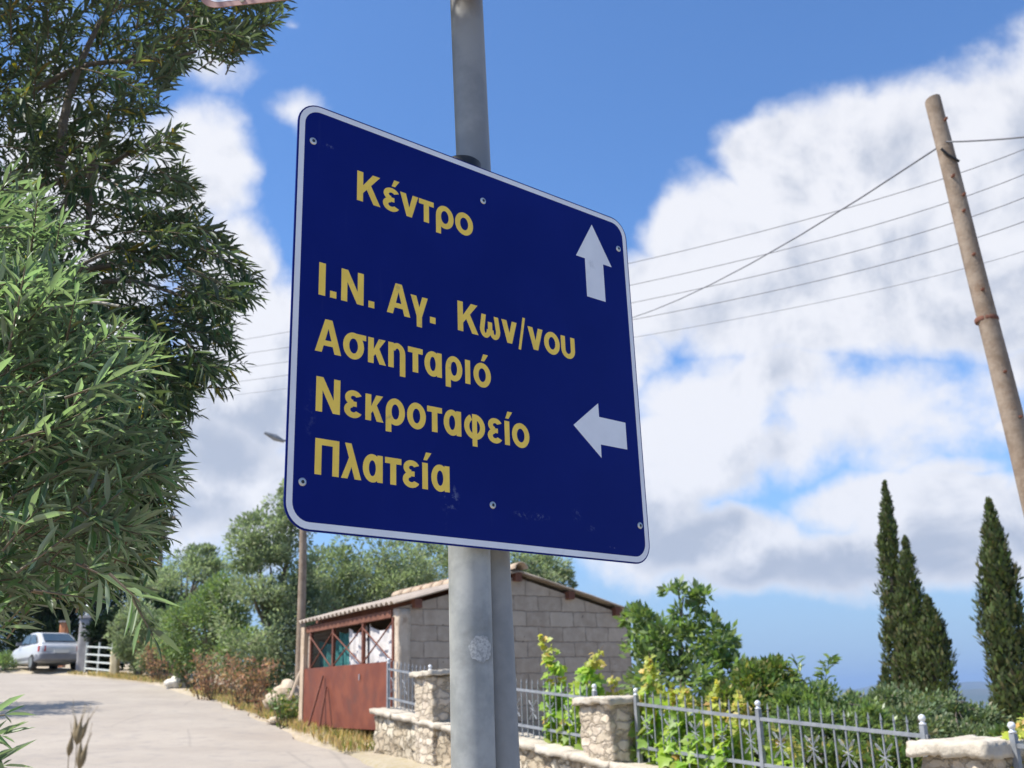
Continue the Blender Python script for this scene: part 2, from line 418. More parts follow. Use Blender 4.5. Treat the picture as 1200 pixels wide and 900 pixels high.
def ground_mat():
    m, B = new_mat('dry_ground')
    n = B.noise(B.tc, 1.1, 8, .65); f = B.noise(B.tc, 9, 6, .7); g = B.noise(B.tc, .45, 4, .6)
    col = B.mix(B.ss(n, .35, .65), (.38, .315, .235), (.47, .40, .31))
    col = B.mix(B.m('MULTIPLY', B.ss(f, .5, .62), .6), col, (.34, .27, .12))
    col = B.mix(B.m('MULTIPLY', B.ss(g, .5, .62), .3), col, (.20, .18, .08))
    geo = B.n('ShaderNodeNewGeometry'); cs = B.n('ShaderNodeSeparateXYZ'); B.put(cs.inputs[0], geo.outputs['Position'])
    gr = B.m('MAXIMUM', B.ss(cs.outputs[2], .2, -6., 0, 1), B.ss(B.v('LENGTH', geo.outputs['Position']), 50, 75))
    col = B.mix(gr, col, B.mix(B.noise(B.tc, .08, 6, .7), (.05, .075, .03), (.10, .12, .05)))
    B.put(B.p.inputs['Base Color'], col); B.p.inputs['Roughness'].default_value = .95
    bump(B, f, .6, .04); return m
MT['ground'] = ground_mat()
o = raw_mesh('ground', V, Fq, 4, 'ground', None, (0, 0, 0)); tag(o, 'dry earth verges falling away to green slopes', kind='structure')
for p in o.data.polygons: p.use_smooth = True

def road_mat():
    m, B = new_mat('worn_asphalt')
    n = B.noise(B.tc, .55, 7, .6); f = B.noise(B.tc, 60, 3, .7); k = B.noise(B.tc, 3.5, 6, .65)
    col = B.mix(B.ss(n, .3, .7), (.325, .277, .225), (.39, .337, .275))
    col = B.mix(B.m('MULTIPLY', B.ss(k, .5, .7), .6), col, (.24, .215, .195))
    col = B.mix(B.m('MULTIPLY', B.ss(f, .45, .7), .45), col, (.20, .185, .17))
    w = B.n('ShaderNodeTexVoronoi', feature='DISTANCE_TO_EDGE'); B.put(w.inputs['Vector'], B.v('ADD', B.tc, B.v('SCALE', B.n('ShaderNodeTexNoise').outputs['Color'], .6))); w.inputs['Scale'].default_value = .35
    col = B.mix(B.m('MULTIPLY', B.ss(w.outputs['Distance'], .0, .012, 1, 0), .28), col, (.16, .145, .13))
    B.put(B.p.inputs['Base Color'], col); B.p.inputs['Roughness'].default_value = .88
    bump(B, f, .5, .006); return m
MT['road'] = road_mat()
cols = 13; vs = []
wob = (vnoise(np.arange(len(RS)), np.arange(len(RS)) * 0, 2.3, 5) - .5) * .35
for i in range(len(RS)):
    for j in range(cols):
        w = RWS[i] * j / (cols - 1); q = RS[i] + rl[i] * (w + (wob[i] if j == 0 else 0))
        vs.append((q[0], q[1], G(*q) + .03 * math.sin(math.pi * j / (cols - 1))))
mb = MB(); mb.add(vs, [(i * cols + j, i * cols + j + 1, (i + 1) * cols + j + 1, (i + 1) * cols + j) for i in range(len(RS) - 1) for j in range(cols - 1)], True)
tag(mb.build('road', 'road'), 'pale worn asphalt road curving uphill to the left', kind='structure')

SEA = -160.
def sea_mat():
    m, B = new_mat('sea_water'); B.p.inputs['Base Color'].default_value = (.012, .05, .10, 1); B.p.inputs['Roughness'].default_value = .25
    bump(B, B.noise(B.tc, .02, 6, .6), .5, 4); return m
MT['sea'] = sea_mat()
mb = MB(); a = np.linspace(0, 2 * np.pi, 97)[:-1]
mb.add(np.stack([34000 * np.sin(a), 34000 * np.cos(a), np.full(96, SEA)], 1), [tuple(range(96))[::-1]])
tag(mb.build('sea', 'sea'), 'blue hazy sea far below the village', kind='structure')

def hill_range(name, az0, az1, dist, hmax, seed, label, thick=4200):
    n = 120; A = np.linspace(az0, az1, n); rows = 7; vs = []
    env = np.sin(np.linspace(0, math.pi, n)) ** .35
    h = (vnoise(A * 14, A * 0, 1, seed) * .55 + vnoise(A * 37, A * 0, 1, seed + 1) * .3 + vnoise(A * 90, A * 0, 1, seed + 2) * .15) * hmax * env
    for k in range(rows):
        t = k / (rows - 1); prof = math.sin(math.pi * t) ** .8
        for i in range(n):
            d = dist + thick * t; vs.append((d * math.sin(A[i]), d * math.cos(A[i]), SEA - 8 + (h[i] + 8) * prof))
    mb = MB(); mb.add(vs, [(k * n + i, k * n + i + 1, (k + 1) * n + i + 1, (k + 1) * n + i) for k in range(rows - 1) for i in range(n - 1)], True)
    return tag(mb.build(name, 'hill'), label, kind='structure')
MT['hill'] = surf('hill_scrub', (.05, .065, .04), (.09, .09, .06), .002, .95, 0, 0)
hill_range('far_hills', RAD(-12), RAD(60), 13500, 330, 3, 'hazy blue hills across the water')
hill_range('low_coast', RAD(2), RAD(75), 8200, 215, 9, 'low hazy coastline in front of the hills', 2500)

m, B = new_mat('haze_air'); m.node_tree.nodes.remove(B.p)
pv = B.n('ShaderNodeVolumePrincipled'); pv.inputs['Color'].default_value = (.44, .64, .96, 1); pv.inputs['Density'].default_value = 7e-5; pv.inputs['Anisotropy'].default_value = .2
m.node_tree.links.new(pv.outputs[0], B.out.inputs['Volume']); MT['haze'] = m
mb = MB(); mb.box((-35000, -35000, SEA - 10), (35000, 35000, 330))
HAZE = True
if HAZE: tag(mb.build('haze', 'haze'), 'thin blue haze over the sea', kind='stuff')

# ------------------------------------------------------------------ direction sign on its short post
SIGN_O = np.array([-.35861, 1.58049, 2.01242]); SV = norm(np.array([.77111, .63657, -.01307])); TV = norm(np.array([-.00507, .02666, .99963])); NV = norm(np.cross(SV, TV))
SW, SH = .8145, .7698
def sp(s, t, h=0.): return SIGN_O + SV * (s / 1000) + TV * (t / 1000) + NV * (h / 1000)   # millimetres on the panel
FP = np.array([-.0862, 1.888])                                         # front post axis
SIGN_BASE = np.array([FP[0], FP[1], G(*FP)])
SCUFFS = [(320, 84, 22, 30, 90, .45), (500, 70, 58, 10, 130, .30), (617, 82, 14, 16, 150, .25), (60, 695, 16, 6, 150, .4), (40, 190, 14, 60, 60, .10), (300, 55, 14, 50, 50, .10), (655, 60, 18, 8, 120, .25)]
MT['blue'] = sign_blue()
root = thing('direction_sign', 'dark blue road sign with yellow Greek place names and white arrows on a galvanised post', 'road sign', tuple(SIGN_BASE))

def rrect(s0, t0, s1, t1, r, n=8):
    out = []
    for cx, cy, a0 in ((s1 - r, t0 + r, -90), (s1 - r, t1 - r, 0), (s0 + r, t1 - r, 90), (s0 + r, t0 + r, 180)):
        for i in range(n + 1):
            a = RAD(a0 + 90 * i / n); out.append((cx + r * math.cos(a), cy + r * math.sin(a)))
    return out
def flat(mb, poly, h0, h1):   # polygon on the panel from height h0 to h1 (mm)
    mb.prism([sp(s, t, h0) for s, t in poly], NV * (h1 - h0) / 1000)
WM, HM = SW * 1000, SH * 1000
mb = MB(); flat(mb, rrect(0, 0, WM, HM, 44), -2.6, 0); part(mb, 'panel', 'blue', root)
mb = MB(); flat(mb, rrect(.4, .4, WM - .4, HM - .4, 43.6), -3.4, -2.62); part(mb, 'back_plate', 'alu', root)
oo, i_ = rrect(3, 3, WM - 2.4, HM - 2.4, 41), rrect(13.6, 14.2, WM - 13, HM - 13.2, 31)
mb = MB(); n = len(oo); mb.add([sp(s, t, .25) for s, t in oo] + [sp(s, t, .25) for s, t in i_], [(k, (k + 1) % n, (k + 1) % n + n, k + n) for k in range(n)])
mb.build('border', 'white_refl', root, org=tuple(SIGN_BASE), rot=None, recalc=False)

XH = 46.5
class Line:
    """one line of lettering: strokes laid as thin sheets, each a hair above the one before"""
    def __init__(s, y): s.mb = MB(); s.y = y; s.k = 0
    def P(s, pts):
        s.k += 1; h = .12 + .012 * s.k; s.mb.prism([sp(a, s.y + c, .02) for a, c in pts], NV * h / 1000)
    def R(s, x0, x1, y0, y1): s.P([(x0, y0), (x1, y0), (x1, y1), (x0, y1)])
    def ring(s, cx, cy, a, c, wx, wy, a0=0, a1=360, n=40):
        s.k += 1; h = .14 + .012 * s.k
        A = np.radians(np.linspace(a0, a1, n + 1)); vs = []
        for t in A: vs.append(sp(cx + a * math.cos(t), s.y + cy + c * math.sin(t), h)); vs.append(sp(cx + (a - wx) * math.cos(t), s.y + cy + (c - wy) * math.sin(t), h))
        s.mb.add(vs, [(2 * i, 2 * i + 2, 2 * i + 3, 2 * i + 1) for i in range(n)])
    def acc(s, x): s.P([(x, 51.5), (x + 7.5, 51.5), (x + 17, 65.5), (x + 5.5, 65.5)])
    def g(s, ch, L, Rr):
        w = Rr - L; st = 11.8; m = (L + Rr) / 2; x = lambda v: L + v
        if ch == 'K': s.R(L, L + 12.6, 0, 60); s.P([(x(12), 17), (x(12), 32.5), (Rr - 16.5, 60), (Rr - .8, 60)]); s.P([(x(18), 31), (Rr - 14.6, 0), (Rr, 0), (x(27.5), 40)])
        elif ch == 'κ': s.R(L, L + 11.4, 0, XH); s.P([(x(11), 12.5), (x(11), 25), (Rr - 14.5, XH), (Rr - .8, XH)]); s.P([(x(13), 22), (Rr - 13.2, 0), (Rr, 0), (x(21.5), 30.5)])
        elif ch == 'I': s.R(L, Rr, 0, 60)
        elif ch == '.': s.R(L, Rr, 0, 12.4)
        elif ch == 'N': s.R(L, L + 12, 0, 60); s.R(Rr - 12, Rr, 0, 60); s.P([(L, 60), (Rr - 13, 0), (Rr, 0), (x(13), 60)])
        elif ch == 'A': s.P([(L, 0), (x(12.8), 0), (m + 4.5, 60), (m - 6.8, 60)]); s.P([(Rr - 12.8, 0), (Rr, 0), (m + 6.8, 60), (m - 4.5, 60)]); s.R(x(9), Rr - 9, 12.5, 22)
        elif ch == 'Π': s.R(L, L + 12, 0, 60); s.R(Rr - 12, Rr, 0, 60); s.R(L, Rr, 49.5, 60)
        elif ch == 'ν': s.P([(L, XH), (x(12.6), XH), (m + 5.2, 0), (m - 5.8, 0)]); s.P([(Rr - 12.4, XH), (Rr, XH), (m + 5.8, 0), (m - 5.2, 0)])
        elif ch == 'γ': s.P([(L, XH), (x(12.4), XH), (m + 5.6, 6), (m - 5.4, 6)]); s.P([(Rr - 12.2, XH), (Rr, XH), (m + 5.6, 6), (m - 5.6, 6)]); s.R(m - 5.7, m + 5.7, -13.5, 9)
        elif ch == 'τ': s.R(L, Rr, XH - 10.4, XH); s.R(m - 5.9, m + 5.9, 0, XH)
        elif ch in 'οό':
            s.ring(m, XH / 2, w / 2, XH / 2 + 1, 12, 10.8)
            if ch == 'ό': s.acc(m - 2)
        elif ch == 'ρ': s.ring(m, XH / 2, w / 2, XH / 2 + 1, 11.8, 10.6); s.R(L, L + 11.4, -13.8, XH / 2)
        elif ch == 'σ': c = L + w * .455; s.ring(c, XH / 2, w * .455, XH / 2 + 1, 12, 10.6); s.R(c, Rr, XH - 9.6, XH + .2)
        elif ch == 'α': s.ring(L + w * .47, XH / 2, w * .47, XH / 2 + 1, 11.8, 10.6); s.R(Rr - 11.2, Rr - .6, 0, XH)
        elif ch == 'η': s.R(L, L + 11.2, 0, XH); s.ring(m + 1, XH - 20, w / 2 - 1, 20.6, 11.4, 10.2, 0, 150); s.R(Rr - 11.4, Rr, -13.5, XH - 20)
        elif ch in 'ιί':
            s.R(L, L + 11.6, 0, XH)
            if ch == 'ί': s.acc(L + 2.5)
        elif ch == 'υ': s.R(L, L + 11.4, 18.5, XH); s.ring(m, 19, w / 2, 20, 11.4, 10.4, 180, 360); s.R(Rr - 11.4, Rr, 18.5, XH)
        elif ch == 'ω':
            q = w * .275
            s.ring(L + q, 17.5, q, 18.5, 10.6, 9.6, 175, 360, 24); s.ring(Rr - q, 17.5, q, 18.5, 10.6, 9.6, 180, 365, 24)
            s.P([(L, 16.5), (x(10.6), 16.5), (x(15), XH), (x(4.5), XH)]); s.P([(Rr - 10.6, 16.5), (Rr, 16.5), (Rr - 4.5, XH), (Rr - 15, XH)]); s.R(m - 5.2, m + 5.2, 14, 33)
        elif ch == '/': s.P([(L, -7.5), (x(6.2), -7.5), (Rr, 61.5), (Rr - 6.2, 61.5)])
        elif ch == 'ε':
            s.ring(m + .8, XH - 12.4, w / 2 - 1, 13.4, 11.2, 9.6, 22, 265, 28); s.ring(m + .4, 13.1, w / 2, 14.1, 11.6, 9.8, 96, 336, 28); s.R(m - 3.5, m + 7, 19.2, 28)
        elif ch == 'έ': s.g('ε', L, Rr); s.acc(m + 1)
        elif ch == 'φ': s.ring(m, XH / 2, w / 2, XH / 2 + 1, 11.6, 10.4, 116, 436); s.R(m - 5.4, m + 5.4, -13.8, XH + .6)
        elif ch == 'λ': s.P([(x(6.5), 60), (x(18.5), 60), (Rr, 0), (Rr - 12.4, 0)]); s.P([(L, 0), (x(12), 0), (m + 4.8, 34), (m - 1.2, 44)])
LINES = [(606.6, [('K', 121, 170.2), ('έ', 175.3, 211.6), ('ν', 213.2, 253.4), ('τ', 255, 289), ('ρ', 294, 335.4), ('ο', 339, 382.4)]),
 (404.2, [('I', 49.3, 62), ('.', 71.3, 83.6), ('N', 92.8, 137.4), ('.', 147.4, 159.4), ('A', 185.3, 235), ('γ', 235.8, 273.4), ('.', 277.9, 290.4), ('K', 341, 389.1), ('ω', 393, 442.3), ('ν', 446, 484.2), ('/', 486.8, 506.2), ('ν', 512, 551), ('ο', 554, 595.6), ('υ', 599.4, 637)]),
 (302.2, [('A', 45.4, 95.2), ('σ', 98.5, 143.7), ('κ', 147.7, 184), ('η', 188.7, 224.2), ('τ', 229.8, 261.4), ('α', 265, 303.6), ('ρ', 311.4, 349.2), ('ι', 355.8, 367.6), ('ό', 374.8, 415.9)]),
 (198.3, [('N', 49.8, 94.9), ('ε', 102.4, 137.2), ('κ', 143.7, 179.4), ('ρ', 184.1, 223.2), ('ο', 227.6, 267.2), ('τ', 270, 302.1), ('α', 305.6, 345), ('φ', 351, 398.7), ('ε', 404.4, 439), ('ί', 445.1, 457), ('ο', 462.5, 505)]),
 (92.8, [('Π', 51, 95.2), ('λ', 99.4, 137.4), ('α', 140, 179.4), ('τ', 183.2, 216), ('ε', 218.4, 253.4), ('ί', 258.8, 270.6), ('α', 277.6, 317.3)])]
for y, gl in LINES:
    words = [gl] if y != 404.2 else [gl[:4], gl[4:7], gl[7:]]
    for wd in words:
        L_ = Line(y)
        for ch, a, c in wd: L_.g(ch, a, c)
        L_.mb.build('lettering', 'gold', root, org=tuple(SIGN_BASE), rot=None, recalc=False)
for pts, lab in (([(708.5, 732.4), (656, 644.6), (681.5, 644.6), (681.3, 556.4), (735.2, 556.4), (735.2, 644.6), (761, 644.6)], 'white arrow pointing straight up'), ([(621.6, 264.4), (693.4, 321.6), (693.8, 292.6), (769, 292.2), (769, 234.6), (694, 234.6), (693.4, 206.6)], 'white arrow pointing left')):
    mb = MB(); flat(mb, pts, .02, .22); tag(part(mb, 'arrow', 'white_refl', root), lab)
for s, t in ((30.4, 694.1), (409.1, 695.5), (786, 696), (30.1, 77.2), (411.7, 80.4), (790, 78.4)):
    mb = MB(); c = sp(s, t, .05)
    prof = [(7.0, 0), (7.0, .9), (5.2, 2.0), (3.0, 2.2)]
    ring = lambda r, h: [c + (SV * math.cos(q) + TV * math.sin(q)) * r / 1000 + NV * h / 1000 for q in np.linspace(0, 2 * np.pi, 17)[:-1]]
    vs = [p for r, h in prof for p in ring(r, h)]
    mb.add(vs, [(k * 16 + j, k * 16 + (j + 1) % 16, (k + 1) * 16 + (j + 1) % 16, (k + 1) * 16 + j) for k in range(3) for j in range(16)], True)
    bo = part(mb, 'bolt', 'bolt', root)
    mb = MB(); mb.add(ring(3.0, 1.6), [tuple(range(16))]); mb.build('bolt_socket', 'hole', bo, org=tuple(SIGN_BASE), rot=None)
zt = 2.795
mb = MB(); mb.tube([(FP[0] + .003, FP[1], SIGN_BASE[2] - .15), (FP[0], FP[1], 1.65), (FP[0] - .003, FP[1], zt)], .0385, 40); part(mb, 'post', 'galv', root)
mb = MB(); mb.lathe([(.0395, -.03), (.0395, .004), (.034, .009), (.001, .010)], (FP[0] - .003, FP[1], zt), 32); part(mb, 'post_cap', 'black', root)
for zc in (2.20, 2.62):   # two rails behind the panel with a clamp on the post
    t0 = (zc - SIGN_O[2]) * 1000
    mb = MB(); flat(mb, [(60, t0 - 18), (WM - 60, t0 - 18), (WM - 60, t0 + 18), (60, t0 + 18)], -19, -3.6); part(mb, 'rail', 'alu', root)
    mb = MB(); mb.lathe([(.0392, -.02), (.0425, -.02), (.0425, .02), (.0392, .02)], (FP[0] - .002, FP[1], zc), 32); part(mb, 'clamp', 'galv', root)
# round peeled sticker stain on the post
m, B = new_mat('sticker_residue')
n_ = B.noise(B.tc, 160, 4, .7); B.put(B.p.inputs['Base Color'], B.mix(B.ss(n_, .4, .6), (.27, .28, .28), (.44, .45, .44))); B.p.inputs['Roughness'].default_value = .8; MT['sticker'] = m
c = at(563.5, 760, FP[1] - .0385); ang0 = math.asin(min(.95, (c[0] - FP[0] + 0.0) / .0385)); rr_ = .0225
mb = MB(); vs = []; fs = []; N_ = 40
for k in range(5):
    for j in range(N_):
        q = 2 * math.pi * j / N_; r = rr_ * k / 4 * (1 + (.05 * math.sin(7 * q) + .04 * math.sin(13 * q + 1) if k == 4 else 0)); a = ang0 + r * math.cos(q) / .0388
        vs.append((FP[0] + .001 + .03885 * math.sin(a), FP[1] - .03885 * math.cos(a), c[2] + r * math.sin(q)))
for k in range(4):
    for j in range(N_):
        fs.append((k * N_ + j, k * N_ + (j + 1) % N_, (k + 1) * N_ + (j + 1) % N_, (k + 1) * N_ + j))
mb.add(vs, fs, True); mb.build('sticker_mark', 'sticker', root, org=tuple(SIGN_BASE), rot=None, recalc=False)

# ------------------------------------------------------------------ taller post behind, with the faded sign above
RP = lambda z: np.array([-.0459 - .0208 * (z - 1.8), 1.962])
b0 = RP(0.); base = np.array([b0[0], b0[1], G(*b0)])
root = thing('faded_sign', 'faded pinkish brown sign with a white line, high on the taller grey post', 'road sign', tuple(base))
mb = MB(); mb.tube([(*RP(base[2] - .15), base[2] - .15), (*RP(2.), 2.), (*RP(3.75), 3.75)], .0363, 40); part(mb, 'post', 'galv_b', root)
q0 = at(232, 11, 1.915); q1 = at(337, -.5, 1.895); e1 = norm(q1 - q0); e1[2] = e1[2]; e2 = norm(np.array([0, 0, 1.]) - e1 * e1[2]); nn = norm(np.cross(e1, e2))
def bp(s, t, h): return q0 + e1 * s + e2 * t + nn * h
for nm, mt, rct, r, h0, h1 in (('panel', 'tan_sign', (0, 0, .96, .26), .045, -.0025, 0),):
    mb = MB(); mb.prism([bp(s, t, h0) for s, t in rrect(*rct, r)], nn * (h1 - h0)); part(mb, nm, mt, root)
oo, i_ = rrect(.013, .013, .947, .247, .036), rrect(.024, .024, .936, .236, .027)
mb = MB(); n = len(oo); mb.add([bp(s, t, .0004) for s, t in oo] + [bp(s, t, .0004) for s, t in i_], [(k, (k + 1) % n, (k + 1) % n + n, k + n) for k in range(n)])
mb.build('border', 'white_refl', root, org=tuple(base), rot=None, recalc=False)
for s, t in ((.10, .011), (.48, .13)):
    mb = MB(); mb.ball(bp(s, t, .001), .006, 10, 6); part(mb, 'bolt', 'bolt', root)

# ------------------------------------------------------------------ stone wall, pillars, fence
def stone_mat(name, scale, cols, mortar, jw=.045, bs=.9, stretch=(1, 1, 1.5)):
    m, B = new_mat(name)
    mp = B.n('ShaderNodeMapping'); B.put(mp.inputs[0], B.tc); mp.inputs['Scale'].default_value = stretch
    nz = B.n('ShaderNodeTexNoise'); B.put(nz.inputs['Vector'], B.tc); nz.inputs['Scale'].default_value = 7; nz.inputs['Detail'].default_value = 5; nz.inputs['Roughness'].default_value = .65
    vec = B.v('ADD', mp.outputs[0], B.v('SCALE', nz.outputs['Color'], .27))
    f1 = B.n('ShaderNodeTexVoronoi'); B.put(f1.inputs['Vector'], vec); f1.inputs['Scale'].default_value = scale
    de = B.n('ShaderNodeTexVoronoi', feature='DISTANCE_TO_EDGE'); B.put(de.inputs['Vector'], vec); de.inputs['Scale'].default_value = scale
    s = B.n('ShaderNodeSeparateXYZ'); B.put(s.inputs[0], f1.outputs['Color'])
    n = B.noise(B.tc, 14, 7, .65)
    col = B.mix(s.outputs[0], cols[0], cols[1]); col = B.mix(B.ss(s.outputs[1], .55, .9), col, cols[2])
    col = B.mix(B.m('MULTIPLY', B.ss(n, .45, .7), .6), col, B.mix(1, col, (.62, .56, .5), 'MULTIPLY'))
    j = B.ss(de.outputs['Distance'], jw * .4, jw, 1, 0)
    col = B.mix(B.m('MULTIPLY', j, .8), col, mortar)
    B.put(B.p.inputs['Base Color'], col); B.p.inputs['Roughness'].default_value = .92
    bump(B, B.m('ADD', B.m('MULTIPLY', B.ss(de.outputs['Distance'], 0, .12), 1.), B.m('MULTIPLY', n, .5)), bs, .05)
    return m
MT['rubble'] = stone_mat('rubble_stone', 5.5, ((.50, .42, .30), (.42, .34, .24), (.60, .53, .41)), (.27, .22, .16), .06, .8, (1, 1, 1.2))
MT['pillar'] = stone_mat('pillar_stone', 5.2, ((.58, .50, .38), (.47, .39, .29), (.62, .53, .42)), (.36, .30, .23), .04, .7, (1, 1, 2.1))
MT['coping'] = surf('coping_stone', (.44, .385, .305), (.54, .485, .40), 5, .9, 0, .6, .02, c3=(.36, .31, .25), scale3=6, lo3=.52, hi3=.68)
MT['fence'] = surf('fence_paint_grey', (.20, .215, .235), (.27, .285, .305), 12, .5, .15, .1, .002, c3=(.26, .25, .24), scale3=9, lo3=.62, hi3=.75)
MT['finial'] = surf('finial_pale', (.58, .60, .63), (.66, .68, .69), 12, .5, .1, 0)

def n3(V, s, seed):
    return (vnoise(V[:, 0] + 3.1 * V[:, 2], V[:, 1] - 2.3 * V[:, 2], s, seed) - .5)
def rubble_box(mb, fn, nu, nv, nw, amp, s=.13, seed=1):
    """box with pitted, uneven faces; fn maps unit coords to local space"""
    key = {}; vs = []; fs = []
    def vid(i, j, k):
        if (i, j, k) not in key: key[(i, j, k)] = len(vs); vs.append(fn(i / nu, j / nv, k / nw))
        return key[(i, j, k)]
    for i in range(nu):
        for j in range(nv):
            for k in (0, nw): fs.append((vid(i, j, k), vid(i + 1, j, k), vid(i + 1, j + 1, k), vid(i, j + 1, k)))
    for i in range(nu):
        for k in range(nw):
            for j in (0, nv): fs.append((vid(i, j, k), vid(i + 1, j, k), vid(i + 1, j, k + 1), vid(i, j, k + 1)))
    for j in range(nv):
        for k in range(nw):
            for i in (0, nu): fs.append((vid(i, j, k), vid(i, j + 1, k), vid(i, j + 1, k + 1), vid(i, j, k + 1)))
    V = np.array(vs, float)
    V2 = V + np.stack([n3(V, s, seed), n3(V[:, [1, 2, 0]], s, seed + 1), n3(V[:, [2, 0, 1]], s, seed + 2)], 1) * amp * 2 + np.stack([n3(V, s * .35, seed + 5), n3(V[:, [1, 2, 0]], s * .35, seed + 6), n3(V[:, [2, 0, 1]], s * .35, seed + 7)], 1) * amp
    mb.add(V2, fs, True); return mb
zc_top = lambda t: 1.70 - .098 * (t + 1.49)
WR = (P0[0], P0[1], 0.)
T0, T1 = -1.47, 12.5
root = thing('stone_wall', 'low rubble stone wall with pale coping running beside the road', 'wall', WR, WROT)
mb = MB(); rubble_box(mb, lambda u, v, w: (-.2 + .4 * u, -(T0 + .03 + (T1 - T0 - .03) * v), (lambda t, zg: zg - .35 + (zc_top(t) - .075 - zg + .35) * w)(T0 + (T1 - T0) * v, float(Zg(*wloc(T0 + (T1 - T0) * v, 0))))), 6, 150, 14, .035)
mb.build('base', 'rubble', root)
mb = MB(); t = T0
while t < T1:
    ln = random.uniform(.55, 1.0); e = min(t + ln, T1)
    rubble_box(mb, lambda u, v, w: (-.265 + .53 * u, -(t + .006 + (e - t - .012) * v), zc_top(t + (e - t) * v) - .07 + .07 * w), 8, max(4, int(ln * 14)), 2, .013, .2, int(t * 10) + 30); t = e
mb.build('coping', 'coping', root)
for i, (tcen, ztop, cap_h, lab) in enumerate(((.18, 2.148, .06, 'stone pillar half hidden behind the grey sign posts'), (3.91, 1.752, .065, 'stone pillar just right of the sign posts, between two fence panels'), (7.95, 1.40, .10, 'nearest stone pillar with a thick flagstone cap, low at the right'))):
    zb_ = float(Zg(*wloc(tcen, 0))) - .3
    r_ = thing('stone_pillar', lab, 'pillar', (*wloc(tcen, 0), zb_), WROT, 'stone pillars along the wall')
    mb = MB(); H_ = ztop - cap_h - zb_
    rubble_box(mb, lambda u, v, w: (-.25 + .5 * u, -.25 + .5 * v, H_ * w), 14, 14, 34, .02, .16, 50 + i * 9); mb.build('shaft', 'pillar', r_)
    mb = MB(); rubble_box(mb, lambda u, v, w: (-.315 + .63 * u, -.315 + .63 * v, H_ + cap_h * w + .0), 16, 16, 3, .016, .2, 80 + i * 7); mb.build('cap', 'coping', r_)

zr = lambda t: float(np.interp(t, [-1.41, -.53, 2.06, 3.32, 4.3, 5.9, 7.45, 8.2, 12], [2.235, 2.132, 1.869, 1.761, 1.679, 1.54, 1.424, 1.37, 1.09]))
zb = lambda t: float(np.interp(t, [-1.37, -.53, 2.08, 3.3, 4.31, 5.9, 7.45, 8.2, 12], [1.832, 1.734, 1.476, 1.373, 1.274, 1.169, 1.06, 1.01, .72]))
def fence(t0, t1, posts, lab):
    r_ = thing('iron_fence', lab, 'fence', (*wloc(t0, 0), zc_top(t0)), WROT, 'grey iron fence panels on the wall')
    org = np.array([0, 0, 0]); Lc = lambda t, x, z: (x, -(t - t0), z - zc_top(t0))
    for f in (zr, zb):
        mb = MB(); n = 10; ts = np.linspace(t0, t1, n + 1); vs = []
        for t in ts:
            for dx, dz in ((-.013, -.014), (.013, -.014), (.013, .014), (-.013, .014)): vs.append(Lc(t, dx, f(t) + dz))
        mb.add(vs, [(i * 4 + j, i * 4 + (j + 1) % 4, (i + 1) * 4 + (j + 1) % 4, (i + 1) * 4 + j) for i in range(n) for j in range(4)]); mb.build('rail', 'fence', r_)
    k = int(round((t1 - t0) / .117)); ts = [t0 + (t1 - t0) * (i + .5) / k for i in range(k)]
    for i, t in enumerate(ts):
        if any(abs(t - p) < .05 for p in posts): continue
        mb = MB(); x0, y0, z0 = Lc(t, 0, zc_top(t) + .02); zt_ = zr(t) - zc_top(t0) + .085
        mb.box((-.0055, y0 - .0055, z0), (.0055, y0 + .0055, zt_))
        mb.add([(-.013, y0, zt_), (0, y0 - .013, zt_), (.013, y0, zt_), (0, y0 + .013, zt_), (0, y0, zt_ + .055), (0, y0, zt_ - .012)], [(0, 1, 4), (1, 2, 4), (2, 3, 4), (3, 0, 4), (1, 0, 5), (2, 1, 5), (3, 2, 5), (0, 3, 5)])
        mb.build('picket', 'fence', r_)
    for i in range(1, k - 1, 3):
        tm = ts[i]; zm = (zr(tm) + zb(tm)) / 2 - .005; mb = MB()
        for sx, sz in ((1, 1), (-1, 1), (1, -1), (-1, -1)):
            A = np.linspace(0, 1, 16); ang = A * 1.75 * math.pi; rad = .044 * (1 - .62 * A)
            pts = [Lc(tm + sx * (.052 - rad[j] * math.cos(ang[j]) * .9), -.004, zm + sz * (.012 + .06 + rad[j] * math.sin(ang[j] - 1.2))) for j in range(16)]
            mb.tube(pts, .004, 5)
        mb.tube([Lc(tm - .05, -.004, zm - .02), Lc(tm + .05, -.004, zm + .02)], .004, 5); mb.tube([Lc(tm + .05, -.004, zm - .02), Lc(tm - .05, -.004, zm + .02)], .004, 5)
        mb.build('scroll', 'fence', r_)
    for p in posts:
        mb = MB(); x0, y0, z0 = Lc(p, 0, zc_top(p) - .03); zt_ = zr(p) - zc_top(t0) + .075
        mb.box((-.02, y0 - .02, z0), (.02, y0 + .02, zt_)); po = mb.build('post', 'fence', r_)
        mb = MB(); mb.lathe([(.018, 0), (.026, .006), (.026, .014), (.014, .02), (.018, .03)], (0, y0, zt_), 14); mb.ball((0, y0, zt_ + .05), .026, 14, 9); mb.build('finial', 'finial', po)
fence(-1.43, -.10, (-1.42, -.12), 'short grey iron fence panel beside the rusty gate')
fence(.46, 3.62, (3.58,), 'grey iron fence panel crossing behind the sign posts')
fence(4.24, 7.61, (4.27, 5.93, 7.57), 'long grey iron fence panel with ball topped posts in front of the green garden')
fence(8.24, 11.5, (8.27, 10.6), 'grey iron fence panel at the right edge beyond the thick capped pillar')

